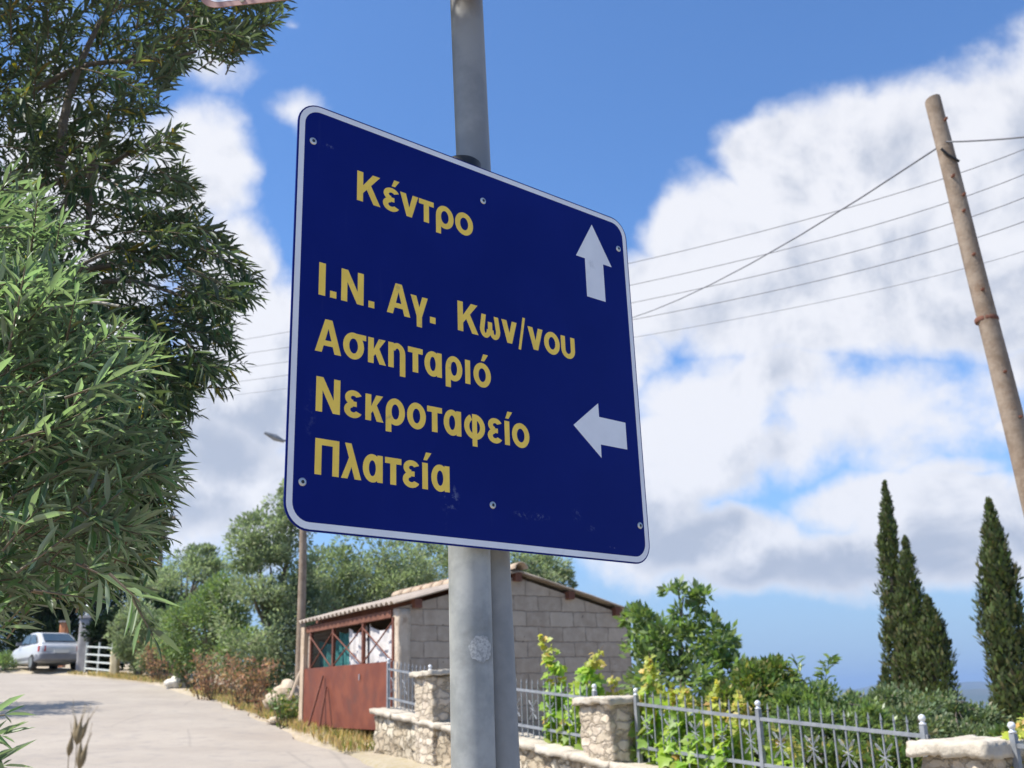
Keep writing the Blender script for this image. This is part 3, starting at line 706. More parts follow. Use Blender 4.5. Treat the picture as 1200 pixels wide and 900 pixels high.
# ------------------------------------------------------------------ block shed
SOFF = .35
tC, _ = onwall(467.5, 760, SOFF)
C0 = wloc(tC, SOFF)
ZS = 1.22
def gable(px, py):
    d = ray(px, py); n = np.array([DT[0], DT[1], 0]); q = np.array([*C0, 0]); w = _E + d * (((q - _E) @ n) / (d @ n))
    return float((w[:2] - C0) @ NI), float(w[2]) - ZS
def frontp(px, py, off=0.):
    t, z = onwall(px, py, SOFF + off); return tC - t, z - ZS
LX = gable(738, 740)[0]; LY = frontp(358, 770)[0]
zE0 = gable(470, 712)[1]; zA = gable(604, 676)[1]; zE1 = gable(738, 722)[1]; xA = gable(604, 676)[0]
root = thing('block_shed', 'grey block shed with corrugated roof and rusty metal gate', 'shed', (*C0, ZS), WROT)
def block_mat():
    m, B = new_mat('cement_blocks')
    s = B.n('ShaderNodeSeparateXYZ'); B.put(s.inputs[0], B.tc); nz = B.noise(B.tc, 3, 3, .5)
    vec = B.comb(B.m('ADD', B.m('ADD', s.outputs[0], s.outputs[1]), B.m('MULTIPLY', B.noise(B.tc, 4.5, 5, .7), .10)), B.m('ADD', s.outputs[2], B.m('MULTIPLY', B.noise(B.tc, 3.1, 5, .7), .085)), 0)
    br = B.n('ShaderNodeTexBrick'); B.put(br.inputs['Vector'], vec)
    br.inputs['Scale'].default_value = 1; br.inputs['Brick Width'].default_value = .47; br.inputs['Row Height'].default_value = .245; br.inputs['Mortar Size'].default_value = .011; br.inputs['Mortar Smooth'].default_value = .5
    br.inputs['Color1'].default_value = (.36, .285, .215, 1); br.inputs['Color2'].default_value = (.46, .375, .29, 1); br.inputs['Mortar'].default_value = (.27, .215, .165, 1)
    n = B.noise(B.tc, 6, 8, .68)
    col = B.mix(B.m('MULTIPLY', B.ss(n, .4, .68), .55), br.outputs['Color'], (.54, .45, .36))
    col = B.mix(B.m('MULTIPLY', B.ss(B.noise(B.tc, 1.2, 5, .6), .5, .7), .5), col, (.27, .21, .155))
    col = B.mix(B.ss(B.noise(B.tc, 11, 2, .5), .71, .75), col, (.07, .06, .05))
    B.put(B.p.inputs['Base Color'], col); B.p.inputs['Roughness'].default_value = .95
    bump(B, B.m('ADD', B.m('MULTIPLY', br.outputs['Fac'], -1.0), B.m('MULTIPLY', n, .8)), .8, .02); return m
MT['block'] = block_mat()
MT['render'] = surf('rough_render', (.50, .40, .30), (.58, .48, .37), 6, .95, 0, .5, .02, c3=(.36, .27, .2), scale3=5)
MT['rust'] = surf('rusty_sheet', (.155, .042, .024), (.21, .062, .033), 3.5, .62, .1, .15, .004, c3=(.13, .045, .03), scale3=2.2, lo3=.5, hi3=.72)
MT['rustdark'] = surf('rusty_bar', (.12, .04, .025), (.17, .06, .035), 8, .7, .1, .2, .003)
MT['wood'] = surf('weathered_wood', (.42, .32, .22), (.52, .41, .30), 6, .85, 0, .4, .01, c3=(.2, .13, .09), scale3=5)
MT['wood_red'] = surf('red_brown_wood', (.13, .05, .03), (.19, .08, .05), 6, .85, 0, .3, .01)
MT['roof'] = surf('fibre_cement_roof', (.31, .26, .215), (.40, .335, .275), 3, .93, 0, .4, .01, c3=(.27, .22, .18), scale3=2, lo3=.5, hi3=.66)
MT['ridge'] = surf('clay_ridge', (.38, .285, .2), (.47, .365, .265), 5, .9, 0, .4, .01, c3=(.36, .2, .12), scale3=4)
MT['cloth'] = surf('white_cloth', (.54, .51, .49), (.64, .61, .59), 5, .95, 0, .4, .02, c3=(.55, .52, .5), scale3=7)
MT['teal'] = surf('teal_tarp', (.03, .15, .14), (.045, .2, .19), 4, .7, 0, .4, .03)
MT['dark'] = surf('dark_interior', (.05, .045, .04), (.07, .06, .055), 4, .95, 0, 0)
th = .2
mb = MB(); mb.prism([(0, 0, -.4), (LX, 0, -.4), (LX, 0, zE1), (xA, 0, zA), (0, 0, zE0)], (0, th, 0)); mb.build('gable_wall', 'block', root)
mb = MB(); mb.prism([(0, LY, -.4), (LX, LY, -.4), (LX, LY, zE1), (xA, LY, zA), (0, LY, zE0)], (0, -th, 0)); mb.build('gable_wall', 'block', root)
mb = MB(); mb.box((LX - th, th + .002, -.4), (LX - .001, LY - th - .002, zE1 - .02)); mb.build('back_wall', 'block', root)
mb = MB(); mb.box((.3, th + .002, -.02), (LX - th - .002, LY - th - .002, .02)); mb.build('floor', 'dark', root)
mb = MB(); rubble_box(mb, lambda u, v, w: (-.012 + .2 * u, -.012 + .21 * v, -.4 + (zE0 + .38) * w), 3, 3, 24, .008, .15, 11); mb.build('corner_pier', 'render', root)
yl = LY; mb = MB(); mb.box((-.075, yl - .10, -.3), (.06, yl + .06, zE0 - .02)); mb.build('door_post', 'wood', root)
# gate: rusty sheet below, bars and X braces above with cloth hung behind
ztop = frontp(400, 780)[1]; zlint = zE0 - .13
gy0, gy1 = frontp(459, 800)[0], yl - .105
sheet = MB(); zbot0 = frontp(372, 851)[1] ; 
sheet.hexa([(-.055, gy0 - .1, zbot0 - .05), (-.025, gy0 - .1, zbot0 - .05), (-.025, gy1, zbot0), (-.055, gy1, zbot0), (-.055, gy0 - .1, ztop - .02), (-.025, gy0 - .1, ztop - .02), (-.025, gy1, ztop + .01), (-.055, gy1, ztop + .01)])
gate = sheet.build('gate', 'rust', root)
ys = [frontp(px, 750)[0] for px in (462, 426.5, 391.5, 365.5)]
for i, y in enumerate(ys):
    mb = MB(); mb.box((-.03, y - .03, ztop - .02), (.02, y + .03, zlint)); mb.build('bar', 'rustdark', gate)
for y0_, y1_ in ((ys[0], ys[1]), (ys[1], ys[2]), (ys[2], ys[3])):
    for s in (0, 1):
        mb = MB(); za, zb_ = (ztop, zlint - .08) if s else (zlint - .08, ztop)
        mb.tube([(-.03 - .012 * s, y0_ + .03, za), (-.03 - .012 * s, y1_ - .03, zb_)], .013, 6); mb.build('brace', 'rustdark', gate)
mb = MB(); mb.box((-.04, -0.0 + .2, zlint), (.06, yl - .0, zlint + .11)); mb.build('lintel', 'wood_red', root)
mb = MB(); mb.box((-.058, gy0 - .06, ztop - .035), (-.022 + .0, gy0 - .03, zbot0 + .0)) if False else None
def curtain(y0_, y1_, z0, z1, x, amp, sag, seed):
    mb = MB(); nu, nv = 26, 14; vs = []
    for j in range(nv + 1):
        for i in range(nu + 1):
            u, v = i / nu, j / nv
            vs.append((x + amp * math.sin(u * 19 + seed + v * 1.4) * (.4 + .6 * v) + .01 * math.sin(u * 41), y0_ + (y1_ - y0_) * u, z0 + (z1 - z0 - sag * math.sin(math.pi * u)) * v))
    mb.add(vs, [(j * (nu + 1) + i, j * (nu + 1) + i + 1, (j + 1) * (nu + 1) + i + 1, (j + 1) * (nu + 1) + i) for j in range(nv) for i in range(nu)], True)
    return mb
tag(curtain(ys[0] + .02, ys[1] - .02, ztop - .1, zlint - .02, .07, .02, .14, 0).build('curtain', 'cloth', root), 'white cloth hung behind the right bars')
curtain(ys[1] + .03, frontp(405, 750)[0], ztop - .1, zlint - .04, .07, .02, .10, 2).build('curtain', 'cloth', root)
tag(curtain(frontp(404, 750)[0], ys[2] + .1, ztop - .3, zlint - .05, .16, .03, .05, 4).build('tarp', 'teal', root), 'dark teal tarpaulin behind the bars')
tag(curtain(ys[2] + .05, yl - .08, ztop - .3, zlint - .12, .22, .04, .1, 5).build('tarp', 'teal', root), 'dark teal tarpaulin behind the left mesh panel')
# wire mesh on the upper gate, one sheet of thin wires
mb = MB()
for k in range(26):
    y = ys[2] + (ys[3] - ys[2]) * k / 25; mb.tube([(-.015, y, ztop), (-.015, y, zlint)], .0018, 3, False)
for k in range(11):
    z = ztop + (zlint - ztop) * k / 10; mb.tube([(-.013, ys[2], z), (-.013, ys[3], z)], .0018, 3, False)
mb.build('wire_mesh', 'dark', gate)
mb = MB(); mb.tube([(-.075, frontp(426, 793)[0], frontp(426, 793)[1] - .05), (-.075, frontp(426, 793)[0], frontp(426, 793)[1] + .04)], .012, 8); tag(mb.build('handle', 'bolt', gate), None)
# roof: two corrugated slopes
def slope(x0, z0, x1, z1, y0_, y1_, name):
    per = .177; n = int((y1_ - y0_) / per * 8); rows = 5; vs = []
    L_ = math.hypot(x1 - x0, z1 - z0); nx, nz = -(z1 - z0) / L_, (x1 - x0) / L_
    if nz < 0: nx, nz = -nx, -nz
    for h in (0, .011):
        for k in range(rows + 1):
            for i in range(n + 1):
                y = y0_ + (y1_ - y0_) * i / n; w = .027 * math.cos(2 * math.pi * y / per) + h + .012 * math.sin(y * 1.7 + k) * .5 - (.006 if k % 2 else 0)
                vs.append((x0 + (x1 - x0) * k / rows + nx * w, y, z0 + (z1 - z0) * k / rows + nz * w))
    m_ = (rows + 1) * (n + 1); f = []
    for k in range(rows):
        for i in range(n):
            a = k * (n + 1) + i; f.append((a, a + 1, a + n + 2, a + n + 1)); f.append((m_ + a, m_ + a + n + 1, m_ + a + n + 2, m_ + a + 1))
    for i in range(n):
        f.append((i, m_ + i, m_ + i + 1, i + 1)); a = rows * (n + 1) + i; f.append((a, a + 1, m_ + a + 1, m_ + a))
    for k in range(rows):
        a = k * (n + 1); f.append((a, a + n + 1, m_ + a + n + 1, m_ + a)); a += n; f.append((a, m_ + a, m_ + a + n + 1, a + n + 1))
    mb = MB(); mb.add(vs, f, True); return mb.build(name, 'roof', root)
sl0 = (zA - zE0) / xA; sl1 = (zA - zE1) / (LX - xA)
rl_ = .10
roof = slope(-.13, zE0 + rl_ - .13 * sl0, xA - .01, zA + rl_, -.12, LY + .03, 'roof')
roof2 = slope(LX + .16, zE1 + rl_ - .16 * sl1, xA + .01, zA + rl_, -.12, LY + .03, 'roof')
mb = MB(); k = 0; y = -.2
while y < LY + .2:
    n = 10; vs = []
    for yy, r in ((y, .115), (y + .46, .10)):
        for rr in (r, r - .02):
            for j in range(n + 1): a = math.pi * j / n; vs.append((xA + rr * math.cos(a) * 1.15, yy, zA + rl_ + .01 + rr * math.sin(a)))
    q = n + 1
    mb.add(vs, [(j, j + 1, 2 * q + j + 1, 2 * q + j) for j in range(n)] + [(q + j, 3 * q + j, 3 * q + j + 1, q + j + 1) for j in range(n)] + [(j, q + j, q + j + 1, j + 1) for j in range(n)] + [(2 * q + j, 2 * q + j + 1, 3 * q + j + 1, 3 * q + j) for j in range(n)], True); y += .42
mb.build('ridge_cap', 'ridge', root)
for x, f in ((.28, 0), (xA * .62, 0), (xA, 0), (LX - (LX - xA) * .55, 1), (LX - .3, 1)):
    z = (zE0 + sl0 * x) if not f else (zE1 + sl1 * (LX - x))
    mb = MB(); mb.box((x - .06, -.11, z - .075), (x + .06, LY + .1, z + .055)); mb.build('purlin', 'wood_red', root)
# things leaning on or lying by the gate
def leaning(name, a, c, w, d, m, lab, cat, grp=None):
    a = np.array(a); c = np.array(c); o = MB()
    u = norm(c - a); s = norm(np.cross(u, np.array([*NI, 0]))); n_ = np.cross(s, u)
    o.hexa([a - s * w - n_ * d, a + s * w - n_ * d, a + s * w + n_ * d, a - s * w + n_ * d, c - s * w - n_ * d, c + s * w - n_ * d, c + s * w + n_ * d, c - s * w + n_ * d])
    return tag(o.build(name, m, org=tuple(a)), lab, cat, grp)
def fpt(px, py, off): t, z = onwall(px, py, off); return np.array([*wloc(t, off), z])
leaning('metal_rod', fpt(361.5, 851, SOFF - .34), fpt(378.5, 792, SOFF - .09), .018, .012, 'rustdark', 'longer dark rod leaning on the rusty gate', 'rod')
leaning('metal_rod', fpt(374, 855, SOFF - .30), fpt(382.5, 805, SOFF - .09), .018, .012, 'rustdark', 'shorter dark rod leaning on the rusty gate', 'rod')
leaning('plank', fpt(340, 818, SOFF + .1), fpt(352, 786, SOFF + .4), .07, .015, 'wood', 'pale plank propped beside the left post of the shed', 'plank')

# ------------------------------------------------------------------ wooden pole and wires
MT['pole'] = surf('weathered_pole', (.20, .145, .10), (.30, .235, .175), 7, .85, 0, .5, .01, c3=(.22, .15, .10), scale3=4, lo3=.52, hi3=.7)
MT['wire'] = surf('wire', (.10, .10, .11), (.14, .14, .15), 4, .6, .2, 0)
pt, pb = at(1093, 120, 8.8), at(1200, 545, 8.8)
ax = (pt - pb) / (pt[2] - pb[2])
g0 = Zg(*(pb + ax * (.7 - pb[2]))[:2]); foot = pb + ax * (float(g0) - pb[2])
root = thing('utility_pole', 'leaning weathered wooden utility pole with bolts near its sawn top', 'utility pole', tuple(foot))
n = 26; pts = np.array([foot + (pt - foot) * i / n for i in range(-1, n + 1)])
mb = MB(); rads = np.linspace(.116, .074, n + 2); 
k = 14; vs = []
for i, p in enumerate(pts):
    for j in range(k):
        a = 2 * math.pi * j / k; r = rads[i] * (1 + .05 * math.sin(3 * a + i * .13) + .03 * math.sin(7 * a + i * .7))
        vs.append(p + np.array([math.cos(a) * r, math.sin(a) * r, (.03 * math.cos(a + 1) + .02) if i == n + 1 else 0]))
mb.add(vs, [(i * k + j, i * k + (j + 1) % k, (i + 1) * k + (j + 1) % k, (i + 1) * k + j) for i in range(n + 1) for j in range(k)], True)
mb.add(vs[-k:], [tuple(range(k))]); part(mb, 'shaft', 'pole', root)
def onpole(px, py, out=.10, dx=0.):
    z = at(px, py, 8.75)[2]; c = foot + ax * (z - foot[2]); return c + np.array([dx, -out * .86, 0])
for px, py in ((1105, 142), (1119, 208), (1125, 230), (1125, 249), (1139, 300), (1152, 341), (1178, 437), (1190, 490)):
    mb = MB(); c = onpole(px, py, .10, (px - 1118) * 0 + random.uniform(-.03, .04)); mb.tube([c + np.array([0, .03, 0]), c + np.array([0, -.02, 0])], .014, 8); mb.tube([c + np.array([0, -.02, 0]), c + np.array([0, -.035, 0])], .007, 6); part(mb, 'bolt', 'wood_red', root)
mb = MB(); mb.tube([onpole(1100, 176, .088, -.07), onpole(1107, 184, .10, -.02), onpole(1117, 191, .09, .07)], .012, 6); part(mb, 'bracket', 'black', root)
c = onpole(1165, 372); c[1] += .10
mb = MB(); mb.lathe([(.100, -.02), (.103, -.015), (.103, .015), (.100, .02)], tuple(c), 16); part(mb, 'band', 'wood_red', root)

def wire(p3, lab, grp=None, r=.0045, cat='wire'):
    """hanging wire through three known points"""
    a, m_, c = [np.array(p) for p in p3]; T = np.linspace(-.35, 1.0, 34)[:, None]
    l0 = (T - .5) * (T - 1) / .5; l1 = T * (T - 1) / (-.25); l2 = T * (T - .5) / .5
    pt_ = a * l0 + m_ * l1 + c * l2; pt_ = np.vstack([pt_[0] + (pt_[0] - pt_[1]) * 25, pt_, pt_[-1] + (pt_[-1] - pt_[-2]) * 40])   # runs straight on past both ends
    mb = MB(); mb.tube(pt_, r, 5, True); o = mb.build('overhead_wire', 'wire', org=tuple(a)); return tag(o, lab, cat, grp)
gw = 'five parallel overhead wires'
for (yl_, ym, yr, lab) in ((404, 299, 158, 'topmost of the five parallel wires crossing behind the sign'), (420, 325, 187, 'second from the top of the five parallel wires behind the sign'), (436, 346, 215, 'middle one of the five parallel wires behind the sign'),
                           (451, 366, 244, 'fourth from the top of the five parallel wires behind the sign'), (466, 387, 281, 'lowest and faintest of the five parallel wires behind the sign')):
    wire((at(250, yl_, 26), at(745, ym + 8, 17), at(1240, yr, 11.5)), lab, gw, .006 if 'faintest' not in lab else .004)
pa = onpole(1097, 168, .085); pa[0] -= .0
mb = MB(); A = at(742, 372, 20); Bm = pa; nn_ = 16
mb.tube([A + (Bm - A) * t - np.array([0, 0, .18]) * 4 * t * (1 - t) for t in np.linspace(-1.2, 1, nn_)], .008, 6); tag(mb.build('service_cable', 'wire', org=tuple(A)), 'thick cable slanting across the other wires up to the leaning pole', 'cable')
Bq = at(1290, 148, 7.5)
mb = MB(); mb.tube([Bm + (Bq - Bm) * t - np.array([0, 0, .03]) * (4 * t * (1 - t) if t < 1 else -.0) for t in np.append(np.linspace(0, 1, 10), [3., 9.])], .008, 6); tag(mb.build('service_cable', 'wire', org=tuple(Bm)), 'cable leaving the top of the leaning pole towards the right edge', 'cable')

# street lamp beyond the shed
lb = at(350.5, 812, 22.3); lz = float(Zg(lb[0], lb[1])); lt = at(357, 516, 22.3)
root = thing('street_lamp', 'tall thin street lamp on a wooden pole, its arm showing left of the sign', 'street lamp', (lb[0], lb[1], lz))
mb = MB(); mb.tube([(lb[0], lb[1], lz - .1), ((lb[0] + lt[0]) / 2 + .02, lb[1], (lz + lt[2]) / 2), tuple(lt)], [.10, .085, .07], 12); part(mb, 'pole', 'pole', root)
arm = at(331, 516.5, 22.2); tip = at(310, 507, 22.1)
mb = MB(); mb.tube([lt - np.array([0, 0, .12]), (lt + arm) / 2 + np.array([0, 0, .02]), arm], .025, 8); part(mb, 'arm', 'lamp_grey', root)
mb = MB(); mb.tube([arm + (arm - tip) * .1, arm * .6 + tip * .4, tip], [.03, .075, .03], 10); part(mb, 'lamp_head', 'lamp_grey', root)
# farther pole
fb = at(187, 770, 46.); ft = at(188, 597, 46.); fz = float(Zg(fb[0], fb[1]))
root = thing('utility_pole', 'slim distant utility pole with a crossbar, left of the olive trees', 'utility pole', (fb[0], fb[1], fz))
mb = MB(); mb.tube([(fb[0], fb[1], fz - .1), tuple(ft)], [.15, .11], 10); part(mb, 'shaft', 'pole', root)
mb = MB(); mb.box((ft[0] - .7, ft[1] - .05, ft[2] - .45), (ft[0] + .7, ft[1] + .05, ft[2] - .33)); part(mb, 'crossbar', 'pole', root)
for dx in (-.6, 0, .6):
    mb = MB(); mb.lathe([(.03, 0), (.05, .05), (.03, .1), (.05, .13), (.02, .2)], (ft[0] + dx, ft[1], ft[2] - .33 if dx else ft[2] - .02), 8); part(mb, 'insulator', 'bolt', root)

# ------------------------------------------------------------------ foliage
MT['bark'] = surf('olive_bark', (.13, .105, .08), (.2, .17, .135), 6, .9, 0, .8, .03, c3=(.08, .065, .05), scale3=4)
MT['twig'] = surf('twig', (.13, .10, .065), (.19, .15, .10), 12, .85, 0, .3, .005)
MT['twig_pale'] = surf('twig_pale', (.36, .32, .26), (.44, .4, .33), 12, .85, 0, .3, .005)
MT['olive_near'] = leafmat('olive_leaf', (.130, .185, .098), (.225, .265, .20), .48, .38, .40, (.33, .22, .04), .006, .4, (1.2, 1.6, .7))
MT['olive_shade'] = leafmat('olive_leaf_shaded', (.066, .102, .050), (.12, .155, .112), .42, .22, .5, (.36, .27, .06), .03, .22)  # same olive leaf, the big crown's shade put into a darker colour
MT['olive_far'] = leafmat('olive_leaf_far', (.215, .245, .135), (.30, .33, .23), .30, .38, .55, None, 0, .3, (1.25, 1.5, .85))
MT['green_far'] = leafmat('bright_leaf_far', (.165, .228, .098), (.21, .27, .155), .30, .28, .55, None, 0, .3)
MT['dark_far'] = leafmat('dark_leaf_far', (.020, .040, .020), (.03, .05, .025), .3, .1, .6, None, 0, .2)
MT['cypress'] = leafmat('cypress_leaf', (.085, .11, .04), (.10, .12, .05), .42, .12, .6, (.13, .12, .055), .16, .2)
MT['vine'] = leafmat('vine_leaf', (.30, .41, .08), (.34, .44, .14), .26, .45, .45, (.42, .30, .06), .05, .4)
MT['vine_young'] = leafmat('young_vine_leaf', (.42, .43, .10), (.45, .44, .15), .25, .45, .45, (.50, .36, .11), .25, .4)
MT['fig'] = leafmat('shrub_leaf', (.15, .21, .07), (.19, .25, .13), .36, .35, .36, None, 0, .45)
MT['weed'] = leafmat('weed_leaf', (.11, .165, .045), (.13, .18, .06), .35, .3, .5, (.33, .28, .11), .18, .3)
MT['graygreen'] = leafmat('grey_green_leaf', (.125, .17, .085), (.17, .21, .12), .3, .25, .55, (.30, .28, .17), .06, .3)
MT['drybush'] = leafmat('dry_brown_leaf', (.36, .22, .13), (.38, .25, .15), .4, .25, .8, (.2, .2, .08), .1, .2, (1.2, 1., .7))
MT['drygrass'] = leafmat('dry_grass_blade', (.50, .40, .19), (.50, .40, .19), .3, .35, .8, (.2, .25, .07), .2, .2, (1.2, 1.1, .7))
MT['oat'] = surf('dry_seed_husk', (.16, .12, .065), (.26, .2, .11), 60, .8, 0, 0)

def inpoly(x, y, poly):
    c = np.zeros(len(x), bool); n = len(poly)
    for i in range(n):
        (x1, y1), (x2, y2) = poly[i], poly[(i + 1) % n]
        c ^= ((y1 > y) != (y2 > y)) & (x < (x2 - x1) * (y - y1) / (y2 - y1 + 1e-9) + x1)
    return c

def twig_leaves(starts, dirs, lens, droop, step=.017, leafL=.055, leafW=.0115):
    """leaf positions along many curved twigs; returns leaf arrays and twig polylines"""
    P, Dv, Nv, L, tw = [], [], [], [], []
    for p, d, ln in zip(starts, dirs, lens):
        d = d / np.linalg.norm(d); n = max(4, int(ln / step)); side = np.cross(d, rand_unit(1)[0]); side /= np.linalg.norm(side)
        q = p.copy(); pts = [q.copy()]; dd = d.copy(); bend = rand_unit(1)[0] * .35
        for i in range(n):
            dd = dd + (np.array([0, 0, -droop]) + bend) * step * 2.2; dd /= np.linalg.norm(dd); q = q + dd * step; pts.append(q.copy())
            if i % 2: s_ = np.cross(dd, side)
            else: s_ = side - dd * (side @ dd)
            s_ = s_ / (np.linalg.norm(s_) + 1e-9)
            f = .75 + .5 * math.sin(math.pi * (i + 1) / n); f *= (.55 if i > n - 2 else 1)
            for sg in (1, -1):
                if random.random() < .10: continue
                ang = random.uniform(.45, .95); v = dd * math.cos(ang) + s_ * sg * math.sin(ang) + rand_unit(1)[0] * .16
                P.append(q + rand_unit(1)[0] * .002); Dv.append(v); Nv.append(np.array([0, 0, 1.]) * .9 + dd * .3 + rand_unit(1)[0] * .55); L.append(leafL * f * random.choice((.55, .8, 1., 1.1, 1.25)) * random.uniform(.85, 1.15))
        P.append(q); Dv.append(dd); Nv.append(np.array([0, 0, 1.]) + rand_unit(1)[0] * .5); L.append(leafL * .8); tw.append(np.array(pts))
    return np.array(P), np.array(Dv), np.array(Nv), np.array(L), tw

def twig_mesh(tw, r0=.0028):
    mb = MB()
    for p in tw:
        k = p[::3] if len(p) > 7 else p
        if len(k) < 3: k = p
        mb.tube(k, np.linspace(r0, r0 * .35, len(k)), 4, False)
    return mb

def limb(mb, a, c, r0, r1, wob=.12, n=9):
    a = np.array(a, float); c = np.array(c, float); T = np.linspace(0, 1, n)[:, None]
    w1, w2 = rand_unit(1)[0], rand_unit(1)[0]; ln = np.linalg.norm(c - a)
    pts = a + (c - a) * T + (w1 * np.sin(T * math.pi) + w2 * np.sin(T * 2 * math.pi) * .5) * wob * ln
    pts[:, 2] += np.sin(T[:, 0] * math.pi) * .05 * ln
    mb.tube(pts, np.linspace(r0, r1, n), 9, False); return pts

# ---- big olive whose shaded crown hangs over the upper left
tb = np.array([-3.55, 4.0]); tz = float(Zg(*tb))
root = thing('olive_tree', 'big shaded olive tree with dark dense crown filling the upper left', 'olive tree', (*tb, tz), 0, 'roadside olive trees')
A_POLY = [(-420, -330), (330, -330), (345, -5), (318, 22), (300, 55), (240, 62), (214, 75), (196, 118), (200, 168), (216, 196), (226, 232), (246, 262), (284, 300), (298, 322), (280, 352), (268, 408), (268, 446), (230, 458), (214, 492), (192, 545), (196, 580), (165, 640), (120, 690), (-50, 700), (-420, 500)]
def sample_poly(poly, n, y0, y1, inset=0.):
    xs = np.array([p[0] for p in poly]); ys_ = np.array([p[1] for p in poly]); out = []
    while len(out) < n:
        x = rng.uniform(xs.min(), xs.max(), 4000); y = rng.uniform(ys_.min(), ys_.max(), 4000); k = inpoly(x, y, poly)
        out += list(zip(x[k], y[k]))
    o = np.array(out[:n]); Y = rng.uniform(y0, y1, n)
    return np.array([at(a, c, d) for (a, c), d in zip(o, Y)]), o
NA = 3150
S_, px_ = sample_poly(A_POLY, NA, 2.9, 4.9)
S2_, _x = sample_poly([(40, 400), (262, 420), (222, 480), (204, 560), (182, 640), (140, 680), (40, 680)], 300, 2.8, 3.8); S_ = np.vstack([S_, S2_]); NA += 300
hub = np.array([-2.5, 4.0, 3.6])
Dd = norm(S_ - hub) * .8 + np.array([.25, -.1, -.05]) + rand_unit(NA) * .55
ln_ = rng.uniform(.16, .34, NA)
St = S_ - norm(Dd) * ln_[:, None] * .75
# a few sprays that reach out against the sky, as on the real outline
edge = [((250, 50), (318, 24)), ((240, 55), (312, 52)), ((215, 30), (300, 40)), ((236, 290), (297, 327)), ((225, 320), (292, 350)), ((215, 345), (280, 372)), ((205, 380), (280, 408)), ((210, 400), (262, 452)), ((190, 430), (222, 480)), ((190, 205), (228, 232)), ((205, 250), (258, 285)), ((180, 160), (205, 178)), ((170, 500), (212, 515)), ((185, 110), (205, 95)), ((165, 540), (208, 560)), ((235, 300), (272, 296))]
for (x0, y0), (x1, y1) in edge:
    for r_ in range(3):
        Yd = random.uniform(2.9, 3.7); j = lambda s: random.uniform(-s, s)
        a, c = at(x0 + j(10), y0 + j(12), Yd), at(x1 + j(6), y1 + j(9), Yd + j(.1)); St = np.vstack([St, a]); Dd = np.vstack([Dd, c - a + np.array([0, 0, .03])]); ln_ = np.append(ln_, np.linalg.norm(c - a))
P, Dv, Nv, L, tw = twig_leaves(St, Dd, ln_, .35, .019, .058, .012)
# overhang towards the road, above the view, that shades the upper post
NO = 420; So = np.stack([rng.uniform(-1.25, -.5, NO), rng.uniform(1.3, 3.0, NO), rng.uniform(3.95, 5.1, NO)], 1); So[:, 2] = np.maximum(So[:, 2], 2.35 + .82 * So[:, 1] + rng.uniform(0, .5, NO))
P2, D2, N2, L2, tw2 = twig_leaves(So, rand_unit(NO) + np.array([.5, -.2, -.2]), rng.uniform(.2, .35, NO), .4, .021, .06, .013)
# dense inner and outer crown beyond the frame
NB_ = 1100; Sb = np.stack([rng.uniform(-5.6, -2.2, NB_), rng.uniform(2.9, 5.6, NB_), rng.uniform(2.2, 6.0, NB_)], 1)
keep = (((Sb - np.array([-3.7, 4.2, 4.0])) / np.array([2.1, 1.6, 2.1])) ** 2).sum(1) < 1
P3, D3, N3, L3, tw3 = twig_leaves(Sb[keep], rand_unit(keep.sum()) + np.array([0, 0, -.2]), rng.uniform(.25, .4, keep.sum()), .4, .026, .075, .016)
mb = MB(); tp = limb(mb, (*tb, tz - .2), (tb[0] + .25, tb[1], tz + 1.7), .23, .16, .05)
for c, r in (((-2.6, 4.3, 3.4), .04), ((-1.7, 4.2, 3.0), .035), ((-3.9, 4.9, 4.6), .07), ((-4.4, 4.3, 4.2), .08), ((-2.3, 3.6, 5.2), .05), ((-1.2, 2.6, 5.2), .035)):
    pp = limb(mb, tp[-1] - np.array([0, 0, .1]), c, r, r * .4)
    for k in range(5):
        a = pp[random.randrange(3, 9)]; limb(mb, a, a + rand_unit(1)[0] * .35 + np.array([.02, .1, .05]), r * .3, .006, .12)
part(mb, 'trunk', 'bark', root)
# bare dark boughs that show between the leaves
mb = MB()
for (x0, y0, d0), (x1, y1, d1), r in (((-60, 250, 3.6), (150, 180, 3.4), .02), ((-40, 420, 3.7), (90, 215, 3.5), .022), ((40, 330, 3.5), (200, 300, 3.3), .015), ((-60, 330, 3.5), (150, 480, 3.4), .018), ((70, 200, 3.5), (120, 20, 3.5), .02), ((120, 330, 3.4), (235, 350, 3.2), .009), ((20, 120, 3.6), (230, 60, 3.2), .013), ((110, 190, 3.4), (100, 290, 3.5), .018)):
    limb(mb, at(x0, y0, d0), at(x1, y1, d1), r, r * .4, .06)
part(mb, 'bough', 'bark', root)
part(twig_mesh(tw, .003), 'twigs', 'twig', root)
Pa, Da, Na, La = np.concatenate([P, P2, P3]), np.concatenate([Dv, D2, D3]), np.concatenate([Nv, N2, N3]), np.concatenate([L, L2, L3])
leaves('foliage', 'olive_shade', root, tuple(root.location), Pa, Da, Na, La, La * rng.uniform(.19, .25, len(La)))

